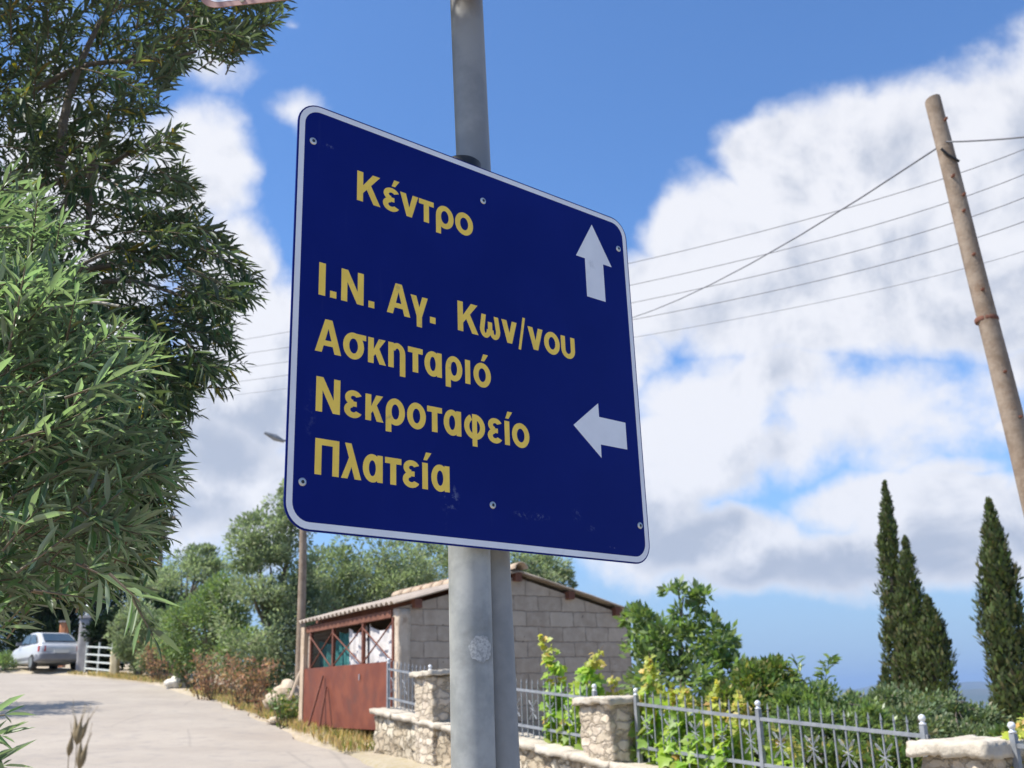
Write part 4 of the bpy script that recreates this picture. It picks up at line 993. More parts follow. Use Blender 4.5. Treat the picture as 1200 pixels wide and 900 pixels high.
# ---- smaller olive nearer to the camera, sunlit, lower left
tb = np.array([-2.15, 2.15]); tz = float(Zg(*tb))
root = thing('olive_tree', 'sunlit young olive tree with fresh green leaves at the lower left', 'olive tree', (*tb, tz), 0, 'roadside olive trees')
B_POLY = [(-75, 190), (-40, 205), (40, 235), (70, 262), (60, 320), (105, 380), (150, 395), (165, 425), (140, 455), (185, 505), (200, 550), (180, 600), (170, 650), (140, 668), (110, 682), (60, 690), (30, 712), (0, 728), (-75, 760)]
NBt = 430
S_, px_ = sample_poly(B_POLY, NBt, 1.75, 2.65)
hub = np.array([-1.9, 2.2, 2.0]); Dd = norm(S_ - hub) * .7 + np.array([.4, -.15, .22]) + rand_unit(NBt) * .75
ln_ = rng.uniform(.13, .26, NBt); St = S_ - norm(Dd) * ln_[:, None] * .7
ex = [((95, 600), (165, 655), 1.8, 0), ((128, 672), (160, 700), 1.7, 2), ((155, 700), (182, 752), 1.7, 2), ((95, 660), (150, 692), 1.75, 0), ((40, 690), (95, 705), 1.8, 0), ((110, 560), (200, 560), 2., 0), ((120, 520), (195, 520), 2.1, 0), ((110, 440), (165, 428), 2., 0), ((60, 400), (120, 372), 2., 0), ((20, 270), (75, 268), 2.1, 0), ((100, 610), (178, 622), 1.9, 0),
      ((-70, 848), (10, 838), 1.5, 1), ((-60, 884), (-6, 866), 1.5, 1), ((-60, 905), (-8, 897), 1.5, 1)]
for (x0, y0), (x1, y1), Yd, kind in ex:
    for r_ in range(1 if kind else 2):
        j = (lambda s: random.uniform(-s, s)) if not kind else (lambda s: 0.)
        a, c = at(x0 + j(8), y0 + j(8), Yd), at(x1 + j(8), y1 + j(8), Yd + j(.1)); St = np.vstack([St, a]); Dd = np.vstack([Dd, c - a]); ln_ = np.append(ln_, np.linalg.norm(c - a))
P, Dv, Nv, L, tw = twig_leaves(St, Dd, ln_, .05, .018, .058, .011)
mb = MB(); tp = limb(mb, (*tb, tz - .15), (tb[0] + .15, tb[1] + .05, tz + 1.25), .09, .06, .06)
for c, r in (((-1.35, 2.15, 2.15), .03), ((-1.25, 2.3, 2.6), .028), ((-1.5, 1.9, 1.95), .025), ((-2.3, 2.6, 2.9), .03), ((-2.6, 1.9, 2.6), .03)):
    pp = limb(mb, tp[-1] - np.array([0, 0, .05]), c, r, r * .35)
    for k in range(6):
        a = pp[random.randrange(3, 9)]; limb(mb, a, a + rand_unit(1)[0] * .25 + np.array([.18, -.05, .06]), r * .35, .003, .12)
part(mb, 'trunk', 'bark', root)
mb = MB(); limb(mb, at(20, 372, 2.), at(140, 359, 1.9), .0045, .003, .03); limb(mb, at(55, 380, 2.0), at(40, 330, 2.), .004, .002, .05); part(mb, 'bare_twig', 'twig_pale', root)
part(twig_mesh(tw[:-3], .0026), 'twigs', 'twig', root); part(twig_mesh(tw[-3:], .0026), 'low_twigs', 'twig', root)
leaves('foliage', 'olive_near', root, tuple(root.location), P, Dv, Nv, L, L * rng.uniform(.14, .20, len(L)))

# ---- trees beyond the road
def clump_points(ells, K, cr):
    out = []; vol = np.array([e[1][0] * e[1][1] * e[1][2] for e in ells]) ** (2 / 3); ks = np.maximum(1, (K * vol / vol.sum()).astype(int))
    for (c, r), k in zip(ells, ks):
        u = rand_unit(k) * rng.uniform(.45, 1.0, (k, 1)) ** .6
        for q in u: out.append((np.array(c) + q * np.array(r), cr * np.mean(r) * rng.uniform(.6, 1.25), q))
    return out
def tree(name, label, cat, base, ells, mat, leaf=.13, asp=.42, K=70, per=160, cr=.36, grp=None, trunk_r=.13, trunk_h=None, wispy=.25):
    base = np.array(base, float); root = thing(name, label, cat, tuple(base), 0, grp)
    cl = clump_points(ells, int(K * 1.35), cr); P, D_, N_ = [], [], []
    for c, r, out_ in cl:
        k = int(per * rng.uniform(.6, 1.3)); u = rand_unit(k); rad = r * rng.uniform(0, 1, (k, 1)) ** .45 * (1 + wispy * (rng.uniform(0, 1, (k, 1)) > .9))
        P.append(c + u * rad * np.array([1.1, 1.1, .85])); D_.append(u * .8 + out_ * .5 + rand_unit(k) * .6 + np.array([0, 0, .15])); N_.append(u * .7 + np.array([0, 0, .6]) + rand_unit(k) * .5)
    P, D_, N_ = map(np.concatenate, (P, D_, N_)); ok = P[:, 2] > base[2] - .15; P, D_, N_ = P[ok], D_[ok], N_[ok]
    Lf = leaf * rng.uniform(.6, 1.3, len(P))
    diamonds('crown', mat, root, tuple(base), P, D_, N_, Lf, Lf * asp)
    ctr = np.mean([c for c, r, o_ in cl], 0); mb = MB()
    th_ = trunk_h or max(.3, (ctr[2] - base[2]) * .6)
    tp = limb(mb, base - np.array([0, 0, .2]), (base[0] * .8 + ctr[0] * .2, base[1], base[2] + th_), trunk_r, trunk_r * .7, .05)
    for c, r, o_ in random.sample(cl, min(14, len(cl))): limb(mb, tp[-1], c, trunk_r * .4, .012, .08)
    part(mb, 'trunk', 'bark', root); return root
def E2(px, py, Y, rx, ry, ryd=None):
    """crown lump centred on a sight line at distance Y, radii given as the size seen"""
    s = Y / 1265.; c = at(px, py, Y); return (tuple(c), (rx * s, (ryd or (rx + ry) / 2) * s, ry * s))
def gbase(px, Y): q = at(px, 820, Y); return (q[0], q[1], float(Zg(q[0], q[1])))
go = 'olive trees beyond the road'
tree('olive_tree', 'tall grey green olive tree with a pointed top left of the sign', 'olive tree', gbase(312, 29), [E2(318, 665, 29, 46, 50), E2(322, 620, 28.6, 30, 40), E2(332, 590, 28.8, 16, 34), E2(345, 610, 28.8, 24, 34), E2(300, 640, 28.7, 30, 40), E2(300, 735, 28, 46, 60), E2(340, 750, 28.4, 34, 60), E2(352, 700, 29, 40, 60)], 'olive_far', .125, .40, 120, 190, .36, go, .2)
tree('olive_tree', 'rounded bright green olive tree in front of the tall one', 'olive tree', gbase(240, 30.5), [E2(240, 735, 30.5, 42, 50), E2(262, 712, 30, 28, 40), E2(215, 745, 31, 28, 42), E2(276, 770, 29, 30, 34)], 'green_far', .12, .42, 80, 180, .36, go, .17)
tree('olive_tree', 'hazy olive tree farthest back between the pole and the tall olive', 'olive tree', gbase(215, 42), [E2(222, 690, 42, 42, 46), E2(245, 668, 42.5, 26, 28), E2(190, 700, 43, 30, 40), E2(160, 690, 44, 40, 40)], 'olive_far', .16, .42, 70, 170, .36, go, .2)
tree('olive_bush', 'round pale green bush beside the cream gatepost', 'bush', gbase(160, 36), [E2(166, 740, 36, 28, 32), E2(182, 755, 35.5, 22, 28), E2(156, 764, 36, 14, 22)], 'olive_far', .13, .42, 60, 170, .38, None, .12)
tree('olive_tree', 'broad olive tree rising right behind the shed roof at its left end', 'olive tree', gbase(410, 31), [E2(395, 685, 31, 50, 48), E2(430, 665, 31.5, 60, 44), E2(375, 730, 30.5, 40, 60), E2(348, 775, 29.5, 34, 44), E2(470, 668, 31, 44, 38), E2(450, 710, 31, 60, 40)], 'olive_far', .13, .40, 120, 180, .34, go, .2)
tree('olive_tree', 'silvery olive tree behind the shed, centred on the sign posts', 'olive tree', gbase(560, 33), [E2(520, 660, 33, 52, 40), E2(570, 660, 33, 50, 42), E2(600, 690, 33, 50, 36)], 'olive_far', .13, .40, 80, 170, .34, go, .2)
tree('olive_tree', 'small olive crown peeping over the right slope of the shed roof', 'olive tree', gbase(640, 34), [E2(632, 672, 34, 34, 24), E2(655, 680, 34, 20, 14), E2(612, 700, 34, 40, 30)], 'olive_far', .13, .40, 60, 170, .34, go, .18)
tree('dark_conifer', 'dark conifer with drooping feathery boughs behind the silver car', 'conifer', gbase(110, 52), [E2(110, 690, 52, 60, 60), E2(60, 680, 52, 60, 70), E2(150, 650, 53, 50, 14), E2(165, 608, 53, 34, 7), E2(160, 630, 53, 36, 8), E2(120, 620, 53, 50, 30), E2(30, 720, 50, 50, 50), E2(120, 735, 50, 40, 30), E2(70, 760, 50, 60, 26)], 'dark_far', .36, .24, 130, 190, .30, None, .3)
tree('dark_tree', 'dark leafy tree beside the gate', 'tree', gbase(200, 38.5), [E2(185, 740, 38.5, 34, 40), E2(200, 770, 38, 26, 26), E2(130, 745, 40, 30, 26), E2(120, 770, 40.5, 34, 20)], 'dark_far', .17, .5, 75, 190, .4, None, .15)
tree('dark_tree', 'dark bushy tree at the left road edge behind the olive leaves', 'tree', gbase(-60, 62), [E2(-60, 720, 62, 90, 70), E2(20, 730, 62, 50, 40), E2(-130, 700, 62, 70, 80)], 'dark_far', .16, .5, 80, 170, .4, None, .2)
tree('roadside_bush', 'low bright green bush at the left edge beside the parked car', 'bush', gbase(4, 40), [E2(6, 778, 40, 16, 10), E2(-20, 776, 40, 20, 14)], 'green_far', .10, .5, 20, 120, .5, None, .05)
# tree left of the road, mostly out of view: throws the shade on the asphalt
tree('olive_tree', 'olive tree on the far left roadside, behind the near leaves', 'olive tree', (-13.1, 21.5, float(Zg(-13.1, 21.5))), [((-13.1, 21.3, 5.3), (1.6, 1.5, 1.3)), ((-12.8, 23.2, 4.9), (1.3, 1.3, .9)), ((-13.4, 20.0, 5.0), (1.3, 1.0, 1.0))], 'olive_far', .12, .4, 60, 150, .36, None, .18)

# dry brown scrub along the right verge
def brush(name, label, px, py, Y, w, h, mat, leaf, n, sticks, grp=None, cat='bush'):
    q = at(px, py, Y); base = np.array([q[0], q[1], float(Zg(q[0], q[1]))]); root = thing(name, label, cat, tuple(base), 0, grp); mb = MB(); Ps, Ds = [], []
    for i in range(sticks):
        a = random.uniform(0, 6.283); rr = random.uniform(.0, .4) * w; st = base + np.array([rr * math.cos(a), rr * math.sin(a), -.05]); e = base + np.array([math.cos(a) * w * random.uniform(.3, 1.), math.sin(a) * w * random.uniform(.3, 1.), h * random.uniform(.5, 1.1)])
        pp = limb(mb, st, e, .011, .003, .1, 6)
        for k in range(n // sticks):
            t = random.random() ** .7; i0 = min(4, int(t * 5)); Ps.append(pp[i0] + (pp[i0 + 1] - pp[i0]) * random.random() + rand_unit(1)[0] * .12 * w); Ds.append(rand_unit(1)[0] + np.array([0, 0, .4]))
    part(mb, 'stems', 'twig', root); P = np.array(Ps); Lf = leaf * rng.uniform(.5, 1.4, len(P)); diamonds('foliage', mat, root, tuple(base), P, np.array(Ds), rand_unit(len(P)), Lf, Lf * .45); return root
gd = 'dry brown bushes on the verge'
brush('dry_bush', 'tangled purplish brown dry bush farthest along the verge', 190, 790, 34, 1.0, 1.35, 'drybush', .09, 900, 34, gd)
brush('dry_bush', 'grey green dry bush behind the white stone', 222, 796, 31, .8, 1.1, 'weed', .08, 700, 26, gd)
brush('dry_bush', 'rust brown dry bush in the middle of the verge', 250, 806, 26.5, .85, 1.0, 'drybush', .09, 1100, 34, gd)
brush('dry_bush', 'largest tan brown dry bush next to the rubble heap', 290, 812, 23.5, .75, 1.0, 'drybush', .085, 1300, 36, gd)
brush('dry_bush', 'small brown dry bush at the foot of the rubble heap', 312, 826, 21.6, .35, .4, 'drybush', .07, 350, 16, gd)
brush('weed_clump', 'clump of green and yellow weeds beside the shed post', 340, 845, 19.6, .42, .5, 'weed', .085, 700, 26, None, 'weeds')
brush('weed_clump', 'tall thin weeds at the foot of the lamp pole', 328, 834, 21, .3, .55, 'weed', .08, 300, 14, None, 'weeds')
# pale rubble and a loose stone
MT['rock'] = surf('pale_rock', (.48, .38, .27), (.58, .48, .36), 5, .95, 0, .7, .04, c3=(.34, .25, .16), scale3=4)
MT['whitestone'] = surf('white_stone', (.60, .56, .48), (.70, .66, .58), 7, .9, 0, .5, .02, c3=(.3, .27, .2), scale3=6)
def rock(name, label, px, py, Y, sx, sy, sz, mat, cat, grp=None, seed=1):
    q = at(px, py, Y); base = np.array([q[0], q[1], float(Zg(q[0], q[1]))]); mb = MB(); u = []; n, k = 22, 12
    for i in range(k + 1):
        for j in range(n):
            a, e = 2 * math.pi * j / n, -math.pi / 2 + math.pi * i / k; u.append((math.cos(a) * math.cos(e), math.sin(a) * math.cos(e), math.sin(e)))
    u = np.array(u); d = 1 + n3(u * 1.0 + 7 * seed, .55, seed) * .7 + n3(u + 3 * seed, .22, seed + 3) * .3
    V = base + u * d[:, None] * np.array([sx, sy, sz]) + np.array([0, 0, sz * .45])
    mb.add(V, [(i * n + j, i * n + (j + 1) % n, (i + 1) * n + (j + 1) % n, (i + 1) * n + j) for i in range(k) for j in range(n)], True)
    return tag(mb.build(name, mat, org=tuple(base)), label, cat, grp)
rock('rubble_heap', 'pale earth and rubble heap between the dry bushes and the shed', 336, 815, 21.6, .42, .45, .42, 'rock', 'rubble', None, 3)
rock('boulder', 'white boulder on the verge edge beside the dry bushes', 206, 803, 31, .32, .28, .2, 'whitestone', 'rock', None, 5)
rock('boulder', 'flat brown stone at the road edge before the shed', 331, 838, 20, .28, .22, .1, 'rock', 'rock', None, 8)

# verge grass
def verge(name, label, segs, n, hmin, hmax, mat, seed, lo, hi):
    k = rng.integers(segs[0], segs[1], n); f = rng.uniform(0, 1, n); Q = RS[k] * (1 - f[:, None]) + RS[k + 1] * f[:, None] - rl[k] * (rng.uniform(lo, hi, n) ** 1.0)[:, None]
    cl = vnoise(Q[:, 0], Q[:, 1], .9, seed); kp = cl > rng.uniform(.2, .75, n); Q = Q[kp]; n = len(Q)
    z = Zg(Q[:, 0], Q[:, 1]) + .02; P = np.stack([Q[:, 0], Q[:, 1], z], 1); D_ = rand_unit(n) * .45 + np.array([0, 0, 1]); h = rng.uniform(hmin, hmax, n)
    return tag(diamonds(name, mat, None, (0, 0, 0), P, D_, rand_unit(n), h, h * .14), label, kind='stuff')
i0 = int(np.argmin(np.abs(RS[:, 1] - 15.5))); i1 = int(np.argmin(np.abs(RS[:, 1] - 38.2)))
verge('dry_grass', 'dry yellow grass along the right edge of the road', (i0, i1), 26000, .05, .2, 'drygrass', 4, .05, 1.2)

# ---- wild oat stalks close to the camera
for (px, py, Y, ln, n, lab) in ((93, 838, .92, .024, 3, 'tallest wild oat seed head, forked at its tip'), (83, 858, .95, .02, 1, 'small single wild oat seed head, left of the tallest'), (96, 866, .9, .024, 2, 'lower wild oat seed head just above the frame edge')):
    tip = at(px, py, Y); base = np.array([tip[0] - .03, tip[1] + .02, float(Zg(tip[0], tip[1]))])
    root = thing('wild_oat', lab, 'grass stalk', tuple(base), 0, 'wild oat stalks in front of the road')
    mb = MB(); T = np.linspace(0, 1, 12)[:, None]; pts = base + (tip - np.array([0, 0, ln]) - base) * T + np.array([.02, 0, 0]) * np.sin(T * math.pi); mb.tube(pts, np.linspace(.0012, .0004, 12), 5); part(mb, 'stem', 'oat', root)
    for k in range(n):
        d = np.array([(k - (n - 1) / 2) * .28 + .12, random.uniform(-.1, .1), 1.]); d /= np.linalg.norm(d); s0 = tip - np.array([0, 0, ln]); mb = MB(); T = np.linspace(0, 1, 7); mb.tube([s0 + d * ln * t for t in T], [.0006, .0022, .0028, .0024, .0016, .0008, .0002], 6)
        for q in range(3): e = d + rand_unit(1)[0] * .25; mb.tube([s0 + d * ln * .7, s0 + d * ln * .7 + e * ln * .7], .00022, 3, False)
        part(mb, 'seed_husk', 'oat', root)

# ------------------------------------------------------------------ garden behind the fence
def cypress(label, tip, bot, Y, wpx, n, seed, prof=1.0):
    base = at(bot[0], bot[1], Y); base[2] -= 1.2; top = at(tip[0], tip[1], Y); R_ = wpx / 2 * Y / 1265.
    root = thing('cypress', label, 'cypress', tuple(base), 0, 'cypress trees at the garden edge')
    K = n // 45; tk = 1 - rng.uniform(0, 1, K) ** 1.15; tk = np.append(tk, [.93, .97, .99]); K += 3
    ak = rng.uniform(0, 2 * np.pi, K); prof_ = lambda t: R_ * np.minimum(1, ((1 - t) * 2.3) ** .68) * np.minimum(1, .6 + t * 4)
    ck = base + (top - base) * tk[:, None] + (np.stack([np.cos(ak), np.sin(ak), 0 * ak], 1)) * (prof_(tk) * rng.uniform(.35, .92, K))[:, None]
    rk = R_ * rng.uniform(.16, .40, K) * np.minimum(1, .25 + (1 - tk) * 2.2)
    w = rng.integers(0, K, n); u = rand_unit(n); P = ck[w] + u * rk[w][:, None] * np.array([.8, .8, 2.1]) * rng.uniform(.3, 1, (n, 1)) ** .5
    t = tk[w]; a = ak[w]
    Dv = np.array([0, 0, 1.0]) + u * .7 + rand_unit(n) * .4; Lf = .17 * rng.uniform(.5, 1.3, n) * (.45 + .55 * np.minimum(1, (1 - t) * 4))
    diamonds('crown', 'cypress', root, tuple(base), P, Dv, u + np.stack([np.cos(a), np.sin(a), .3 + 0 * a], 1) * .6 + rand_unit(n) * .5, Lf, Lf * .40)
    mb = MB(); mb.tube([base - np.array([0, 0, 2.2]), base + (top - base) * .5, base + (top - base) * .93], [.16, .09, .015], 8); part(mb, 'trunk', 'bark', root); return root
cypress('tallest slender cypress, first in the group of cypresses', (1037, 566), (1052, 830), 30, 36, 11000, 2)
cypress('second tallest cypress leaning against the tallest one', (1061, 632), (1071, 830), 29.5, 46, 11000, 5)
cypress('shorter cypress at the right side of the cypress group', (1087, 702), (1096, 830), 29, 52, 10000, 9)
cypress('smallest cypress tip at the left foot of the cypress group', (1035, 783), (1040, 835), 28.5, 26, 2000, 13)
cypress('lone broad cypress at the right edge, apart from the group', (1159, 588), (1189, 850), 24, 54, 17000, 17)

tree('leafy_shrub', 'tall glossy green shrub with open top right behind the block shed', 'shrub', gbase(800, 14.6), [E2(795, 760, 14.6, 38, 30), E2(762, 738, 14.8, 20, 22), E2(826, 706, 14.6, 16, 14), E2(789, 697, 14.6, 16, 11), E2(838, 752, 14.4, 24, 28), E2(752, 775, 14.8, 18, 36), E2(805, 722, 14.5, 14, 16), E2(852, 785, 14.2, 24, 22), E2(748, 728, 15, 14, 14), E2(795, 800, 14.2, 50, 30)], 'fig', .135, .46, 85, 34, .44, None, .035, 1.2, .7)
tree('garden_bush', 'dull green bush sloping down right of the tall glossy shrub', 'bush', gbase(880, 13.6), [E2(880, 815, 13.6, 38, 30), E2(905, 800, 13.8, 26, 26), E2(860, 840, 13.2, 40, 30), E2(885, 790, 13.8, 18, 18)], 'weed', .09, .4, 80, 120, .36, None, .03, .8, .3)
tree('garden_bush', 'dense dark green bush behind the middle of the long fence panel', 'bush', gbase(950, 13), [E2(945, 835, 13, 45, 30), E2(985, 830, 13.2, 36, 26), E2(960, 870, 12.5, 60, 36), E2(1010, 860, 12.6, 36, 30)], 'fig', .08, .36, 90, 130, .36, None, .03, .8, .3)
tree('garden_bush', 'pale grey green bush below the cypress group', 'bush', gbase(1050, 15), [E2(1035, 838, 15, 46, 26), E2(1075, 832, 15.2, 50, 24), E2(1055, 865, 14.4, 70, 28), E2(1010, 828, 15.5, 26, 18)], 'graygreen', .075, .4, 100, 130, .36, None, .03, .8, .3)
tree('garden_bush', 'pale green bush between the cypress group and the lone cypress', 'bush', gbase(1125, 15.4), [E2(1120, 848, 15.4, 46, 22), E2(1150, 856, 15.2, 34, 18), E2(1120, 880, 14.6, 60, 28)], 'graygreen', .075, .4, 80, 130, .36, None, .03, .8, .3)
tree('garden_bush', 'green bush filling the gap below the lone cypress', 'bush', gbase(1200, 14), [E2(1205, 880, 14, 40, 26), E2(1250, 870, 14, 50, 40)], 'weed', .085, .4, 50, 110, .36, None, .03, .6, .3)
tree('garden_bush', 'low leafy bush at the foot of the long fence panel', 'bush', gbase(900, 11.4), [E2(800, 885, 11.8, 50, 26), E2(870, 890, 11.2, 60, 30), E2(950, 905, 10.8, 60, 28), E2(1030, 905, 10.8, 50, 28)], 'weed', .08, .45, 90, 110, .36, None, .02, .4, .3)
def shoot(label, pxs, Y, n, L_, mat, grp, cat='plant', spread=.10, name='leafy_shoot'):
    pts = np.array([at(px, py, Y) for px, py in pxs]); b_ = pts[0].copy(); b_[2] = float(Zg(b_[0], b_[1])); pts = np.vstack([b_, pts]); root = thing(name, label, cat, tuple(b_), 0, grp)
    T = np.linspace(0, 1, 30); seg = np.concatenate([[0], np.cumsum(np.linalg.norm(np.diff(pts, axis=0), axis=1))]); seg /= seg[-1]
    path = np.stack([np.interp(T, seg, pts[:, i]) for i in range(3)], 1); mb = MB(); mb.tube(path, np.linspace(.012, .003, 30), 6); part(mb, 'stem', 'twig', root)
    k = rng.uniform(.25, 1, n); i = np.clip((k * 29).astype(int), 0, 29); u = rand_unit(n); P = path[i] + u * spread * .3; D_ = u * np.array([1, 1, .4]) + np.array([0, 0, .5]); Lf = L_ * rng.uniform(.6, 1.2, n)
    leaves('foliage', mat, root, tuple(b_), P, D_, rand_unit(n) * .5 + np.array([0, 0, 1]), Lf, Lf * .42, .2, .25); return root
shoot('single leafy shoot standing against the sky, left of its taller twin', [(950, 830), (942, 800), (936, 785), (928, 766)], 13.2, 60, .13, 'fig', 'leafy shoots against the sky')
shoot('bushier leafy shoot against the sky, nearer the cypress group', [(965, 830), (966, 800), (970, 782), (976, 768)], 13.2, 130, .12, 'fig', 'leafy shoots against the sky')

def vine(label, stems, off, n, L_=.095, young=.16):
    t0, z0 = onwall(*stems[0][0], off); q = wloc(t0, off); base = np.array([q[0], q[1], float(Zg(q[0], q[1]))])
    root = thing('grape_vine', label, 'vine', tuple(base), 0, 'grape vines along the fence'); P, D_, Lf, yg = [], [], [], []; mb = MB()
    for st in stems:
        pts = []
        for px, py in st: t, z = onwall(px, py, off); qq = wloc(t, off); pts.append((qq[0], qq[1], z))
        pts = np.array(pts); b0 = pts[0].copy(); b0[2] = min(base[2], pts[0][2] - .2); pts = np.vstack([b0, pts]); seg = np.concatenate([[0], np.cumsum(np.linalg.norm(np.diff(pts, axis=0), axis=1))]); seg /= seg[-1]
        T = np.linspace(0, 1, 24); path = np.stack([np.interp(T, seg, pts[:, i]) for i in range(3)], 1) + rng.normal(size=(24, 3)) * .008; mb.tube(path, np.linspace(.01, .003, 24), 6)
        m_ = int(n * 3.0) // len(stems); k = rng.uniform(.12, 1, m_) ** .85; i = np.clip((k * 23).astype(int), 0, 23); w = np.interp(k, [0, .6, .85, 1], [.17, .15, .085, .02])
        u = rand_unit(m_) * rng.uniform(.2, 1, (m_, 1)); P.append(path[i] + u * w[:, None] * np.array([1.1, 1.1, .9])); D_.append(u + np.array([-.35, -.3, -.35]) + rand_unit(m_) * .5); Lf.append(1.3 * L_ * np.interp(k, [0, .7, 1], [1.15, .95, .38]) * rng.uniform(.7, 1.2, m_)); yg.append(k > 1 - young)
    P, D_, Lf, yg = map(np.concatenate, (P, D_, Lf, yg)); part(mb, 'stem', 'twig', root); Nn = np.array([-.5, -.5, .75]) + rand_unit(len(P)) * .55
    vine_leaves('foliage', 'vine', root, tuple(base), P[~yg], D_[~yg], Nn[~yg], Lf[~yg])
    o = vine_leaves('young_leaves', 'vine_young', root, tuple(base), P[yg], D_[yg], Nn[yg], Lf[yg]); o['label'] = 'yellow orange young leaves at the tips'
vine('grape vine climbing in two leafy spires before the shed wall', [[(662, 885), (655, 820), (650, 785), (640, 758), (634, 740)], [(690, 880), (688, 815), (690, 785), (700, 768), (706, 757)], [(672, 880), (676, 830), (684, 790)], [(655, 890), (660, 840), (645, 800)]], .18, 210, .105)
vine('small grape vine tip rising behind the middle stone pillar', [[(718, 850), (716, 805), (717, 785)], [(728, 850), (724, 812), (722, 800)]], .42, 46, .10, .4)
vine('tall yellow green grape vine just right of the middle stone pillar', [[(772, 890), (768, 830), (764, 795), (760, 764)], [(795, 890), (793, 840), (788, 800)], [(758, 890), (757, 850), (756, 800)], [(810, 880), (806, 840), (803, 800)]], .14, 220, .105)
vine('yellowish grape vine in the middle left of the long fence panel', [[(830, 890), (836, 845), (838, 815), (838, 796)], [(858, 890), (866, 850), (867, 820), (866, 808)], [(845, 890), (850, 850), (850, 830)]], .14, 150, .10, .25)
vine('sparse grape vine right of the middle fence post', [[(908, 900), (912, 870), (914, 845)], [(925, 900), (928, 880), (930, 862)]], .14, 46, .09, .2)
vine('grape vine at the right edge beside the thick capped pillar', [[(1190, 900), (1192, 870), (1188, 842)], [(1204, 900), (1202, 870), (1203, 836)]], .22, 60, .10, .3)

# ------------------------------------------------------------------ parked car, gate and gateposts at the bend
MT['carpaint'] = surf('silver_paint', (.54, .55, .555), (.57, .58, .585), 2, .35, .15, 0)
MT['cargrey'] = surf('grey_bumper', (.17, .175, .19), (.2, .205, .22), 4, .55, 0, 0)
MT['glass'] = surf('car_glass', (.035, .05, .055), (.05, .065, .07), 1, .08, 0, 0, spec=.8)
MT['tyre'] = surf('tyre', (.02, .02, .02), (.03, .03, .03), 8, .85, 0, 0)
MT['rim'] = surf('rim', (.42, .43, .45), (.5, .51, .53), 6, .35, .7, 0)
MT['lampred'] = surf('red_lens', (.42, .02, .015), (.5, .03, .02), 6, .2, 0, 0)
MT['plate'] = surf('number_plate', (.62, .62, .58), (.68, .68, .64), 30, .5, 0, 0)
cq = at(50, 790, 40.6)
root = thing('parked_car', 'silver small car parked at the bend, seen from its rear left', 'car', (cq[0], cq[1], float(Zg(cq[0], cq[1])) + .0), RAD(41))
def loft(secs):
    mb = MB(); n = len(secs[0]); vs = [p for s_ in secs for p in s_]
    mb.add(vs, [(i * n + j, i * n + (j + 1) % n, (i + 1) * n + (j + 1) % n, (i + 1) * n + j) for i in range(len(secs) - 1) for j in range(n)], True)
    mb.add(secs[0], [tuple(range(n))[::-1]]); mb.add(secs[-1], [tuple(range(n))]); return mb
def csec(y, hw, z0, z1, r=.1):
    out = []
    for cx, cz, a0 in ((hw - r, z0 + r, -90), (hw - r * 1.3, z1 - r, 0), (-hw + r * 1.3, z1 - r, 90), (-hw + r, z0 + r, 180)):
        for k in range(5): a = RAD(a0 + 90 * k / 4); out.append((cx + r * math.cos(a), y, cz + r * math.sin(a)))
    return out
body = loft([csec(-1.88, .70, .42, .80), csec(-1.84, .77, .34, .93), csec(-1.6, .81, .28, .96), csec(-.9, .83, .25, .96), csec(.2, .83, .25, .94), csec(1.1, .82, .25, .90), csec(1.6, .79, .27, .82), csec(1.86, .72, .33, .72), csec(1.93, .62, .38, .64)]); body.build('body', 'carpaint', root)
def rs(y, hw, z1):   # cabin slice from the belt line up
    return csec(y, hw, .86, z1, min(.09, (z1 - .86) / 2.05))
cab = loft([rs(-1.70, .70, .98), rs(-1.30, .665, 1.20), rs(-.92, .62, 1.37), rs(-.5, .60, 1.42), rs(0.0, .62, 1.42), rs(.35, .64, 1.32), rs(.95, .71, .96)]); cab.build('cabin', 'carpaint', root)
def pane(pts, name='window', m='glass'):
    a = np.array(pts, float); n_ = np.cross(a[1] - a[0], a[2] - a[0]); n_ /= np.linalg.norm(n_); mb = MB(); mb.prism(a, n_ * .012); return mb.build(name, m, root)
pane([(-.56, -1.66, 1.04), (.56, -1.66, 1.04), (.48, -1.03, 1.345), (-.48, -1.03, 1.345)], 'rear_window')
pane([(.58, .90, 1.03), (-.58, .90, 1.03), (-.52, .40, 1.34), (.52, .40, 1.34)], 'windscreen')
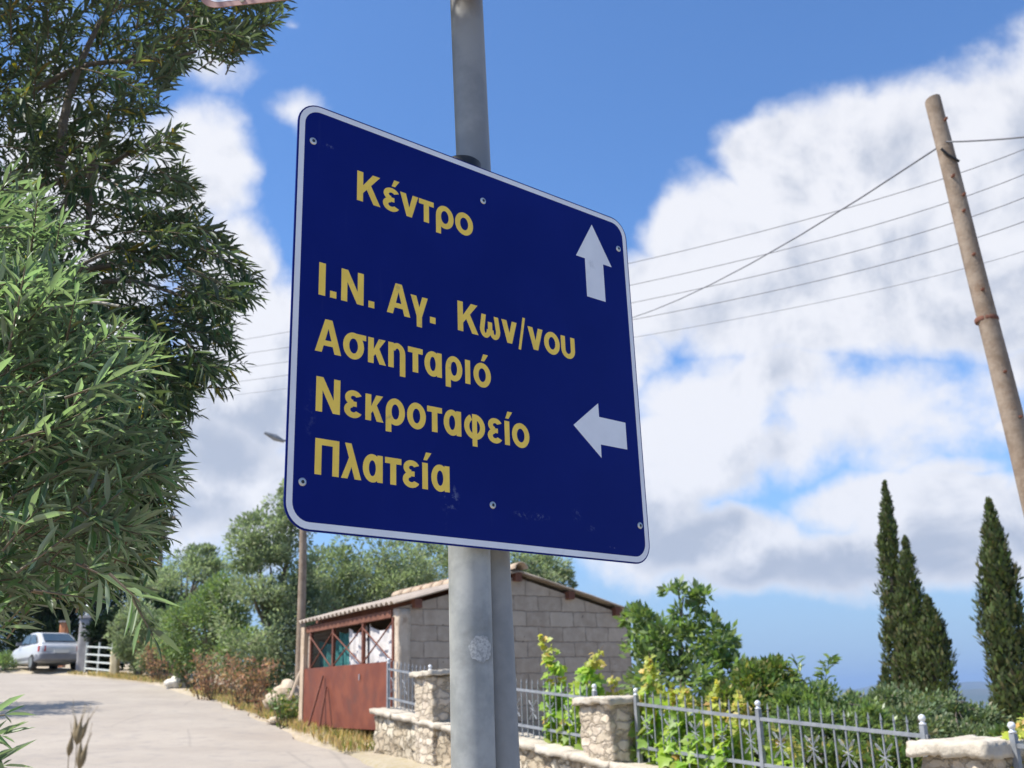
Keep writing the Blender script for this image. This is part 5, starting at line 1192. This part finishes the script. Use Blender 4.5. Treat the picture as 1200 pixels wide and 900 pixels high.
for sx in (-1, 1):
    for pts in ([(-.705, -.35, .99), (-.705, .72, .99), (-.655, .22, 1.33), (-.64, -.35, 1.36)], [(-.705, -1.25, .99), (-.705, -.42, .99), (-.64, -.42, 1.36), (-.655, -.88, 1.31)]):
        q = [(p[0] * -sx, p[1], p[2]) for p in pts]; pane(q if sx < 0 else q[::-1], 'side_window')
    mb = MB(); mb.hexa([(sx * .55, -1.90, .66), (sx * .78, -1.83, .66), (sx * .78, -1.70, .66), (sx * .55, -1.70, .66), (sx * .55, -1.885, .85), (sx * .78, -1.82, .85), (sx * .78, -1.70, .85), (sx * .55, -1.70, .85)]); mb.build('tail_light', 'lampred', root)
    mb = MB(); mb.hexa([(sx * .72, .42, .98), (sx * .93, .40, .98), (sx * .93, .48, .98), (sx * .72, .52, .98), (sx * .74, .42, 1.1), (sx * .93, .40, 1.1), (sx * .93, .48, 1.1), (sx * .74, .52, 1.1)]); mb.build('mirror', 'cargrey', root)
    for y in (-1.22, 1.25):
        mb = MB(); vs = []; prof = [(.15, -.09), (.27, -.09), (.295, -.06), (.295, .06), (.27, .09), (.15, .09)]
        for rr, xx in prof: vs += [(sx * .755 + xx, y + rr * math.cos(a), .295 + rr * math.sin(a)) for a in np.linspace(0, 2 * np.pi, 25)[:-1]]
        mb.add(vs, [(i * 24 + j, i * 24 + (j + 1) % 24, (i + 1) * 24 + (j + 1) % 24, (i + 1) * 24 + j) for i in range(5) for j in range(24)], True); w = mb.build('wheel', 'tyre', root)
        mb = MB(); mb.tube([(sx * .80, y, .295), (sx * .852, y, .295)], .185, 20); mb.build('rim', 'rim', w)
mb = loft([csec(-1.95, .66, .40, .56, .06), csec(-1.93, .76, .34, .62, .07), csec(-1.55, .84, .28, .60, .07)]); mb.build('bumper', 'cargrey', root)
mb = MB(); mb.box((-.26, -1.965, .60), (.26, -1.93, .72)); mb.build('number_plate', 'plate', root)
for sx in (-1, 1):
    mb = MB(); mb.box((sx * .838 - .008, -1.0, .40), (sx * .838 + .008, 1.0, .50)); mb.build('side_strip', 'cargrey', root)

MT['whitepaint'] = surf('white_gate_paint', (.52, .55, .52), (.60, .63, .59), 8, .5, 0, 0)
MT['concrete'] = surf('grey_concrete', (.26, .25, .25), (.34, .33, .33), 4, .9, 0, .4, .01)
MT['cream'] = surf('cream_render', (.56, .47, .30), (.64, .55, .37), 4, .9, 0, .3, .01)
MT['clay'] = surf('clay_pot', (.42, .17, .08), (.5, .22, .11), 6, .85, 0, 0)
ga, gb = at(99, 786, 39.2), at(130, 788, 37.4); za = float(Zg(ga[0], ga[1])); zb2 = float(Zg(gb[0], gb[1])); gw_ = math.hypot(gb[0] - ga[0], gb[1] - ga[1])
root = thing('field_gate', 'white metal rail gate between the grey and the cream gateposts', 'gate', (ga[0], ga[1], za), math.atan2(gb[1] - ga[1], gb[0] - ga[0])); dz = zb2 - za
for z in (.18, .42, .68, .95):
    mb = MB(); mb.hexa([(0, -.02, z), (gw_, -.02, z + dz), (gw_, .02, z + dz), (0, .02, z), (0, -.02, z + .055), (gw_, -.02, z + dz + .055), (gw_, .02, z + dz + .055), (0, .02, z + .055)]); mb.build('rail', 'whitepaint', root)
for f in (.02, .5, .98):
    mb = MB(); mb.box((gw_ * f - .025, -.026, .05 + dz * f), (gw_ * f + .025, .026, 1.15 + dz * f)); mb.build('upright', 'whitepaint', root)
pq = at(133.5, 792, 37.2); pz = float(Zg(pq[0], pq[1])); mb = MB(); rubble_box(mb, lambda u, v, w: (pq[0] - .13 + .26 * u, pq[1] - .13 + .26 * v, pz - .1 + 1.0 * w), 4, 4, 8, .012, .2, 4)
tag(mb.build('gatepost', 'cream', org=(pq[0], pq[1], pz)), 'short cream gatepost at the right end of the white gate', 'gatepost')
pq = at(97, 786, 39.6); pz = float(Zg(pq[0], pq[1])); root = thing('gate_pillar', 'tall grey concrete gate pillar with a pale globe, behind the car', 'gatepost', (pq[0], pq[1], pz))
mb = MB(); rubble_box(mb, lambda u, v, w: (pq[0] - .2 + .4 * u, pq[1] - .2 + .4 * v, pz - .1 + 2.1 * w), 4, 4, 10, .015, .2, 6); part(mb, 'shaft', 'concrete', root)
mb = MB(); mb.box((pq[0] - .25, pq[1] - .25, pz + 2.0), (pq[0] + .25, pq[1] + .25, pz + 2.1)); part(mb, 'cap', 'concrete', root)
mb = MB(); mb.lathe([(.10, 0), (.08, .08), (.12, .14)], (pq[0], pq[1], pz + 2.1), 12); mb.ball((pq[0], pq[1], pz + 2.36), .16, 14, 10); part(mb, 'globe', 'whitepaint', root)
pq = at(73, 760, 44.5); pz = float(Zg(pq[0], pq[1])); root = thing('gate_pillar', 'narrow orange brown clay pillar behind the car roof', 'gatepost', (pq[0], pq[1], pz))
mb = MB(); rubble_box(mb, lambda u, v, w: (pq[0] - .14 + .28 * u, pq[1] - .14 + .28 * v, pz - .1 + 1.95 * w), 4, 4, 8, .01, .2, 6); part(mb, 'shaft', 'clay', root)
mb = MB(); mb.box((pq[0] - .18, pq[1] - .18, pz + 1.85), (pq[0] + .18, pq[1] + .18, pz + 1.92)); part(mb, 'cap', 'concrete', root)
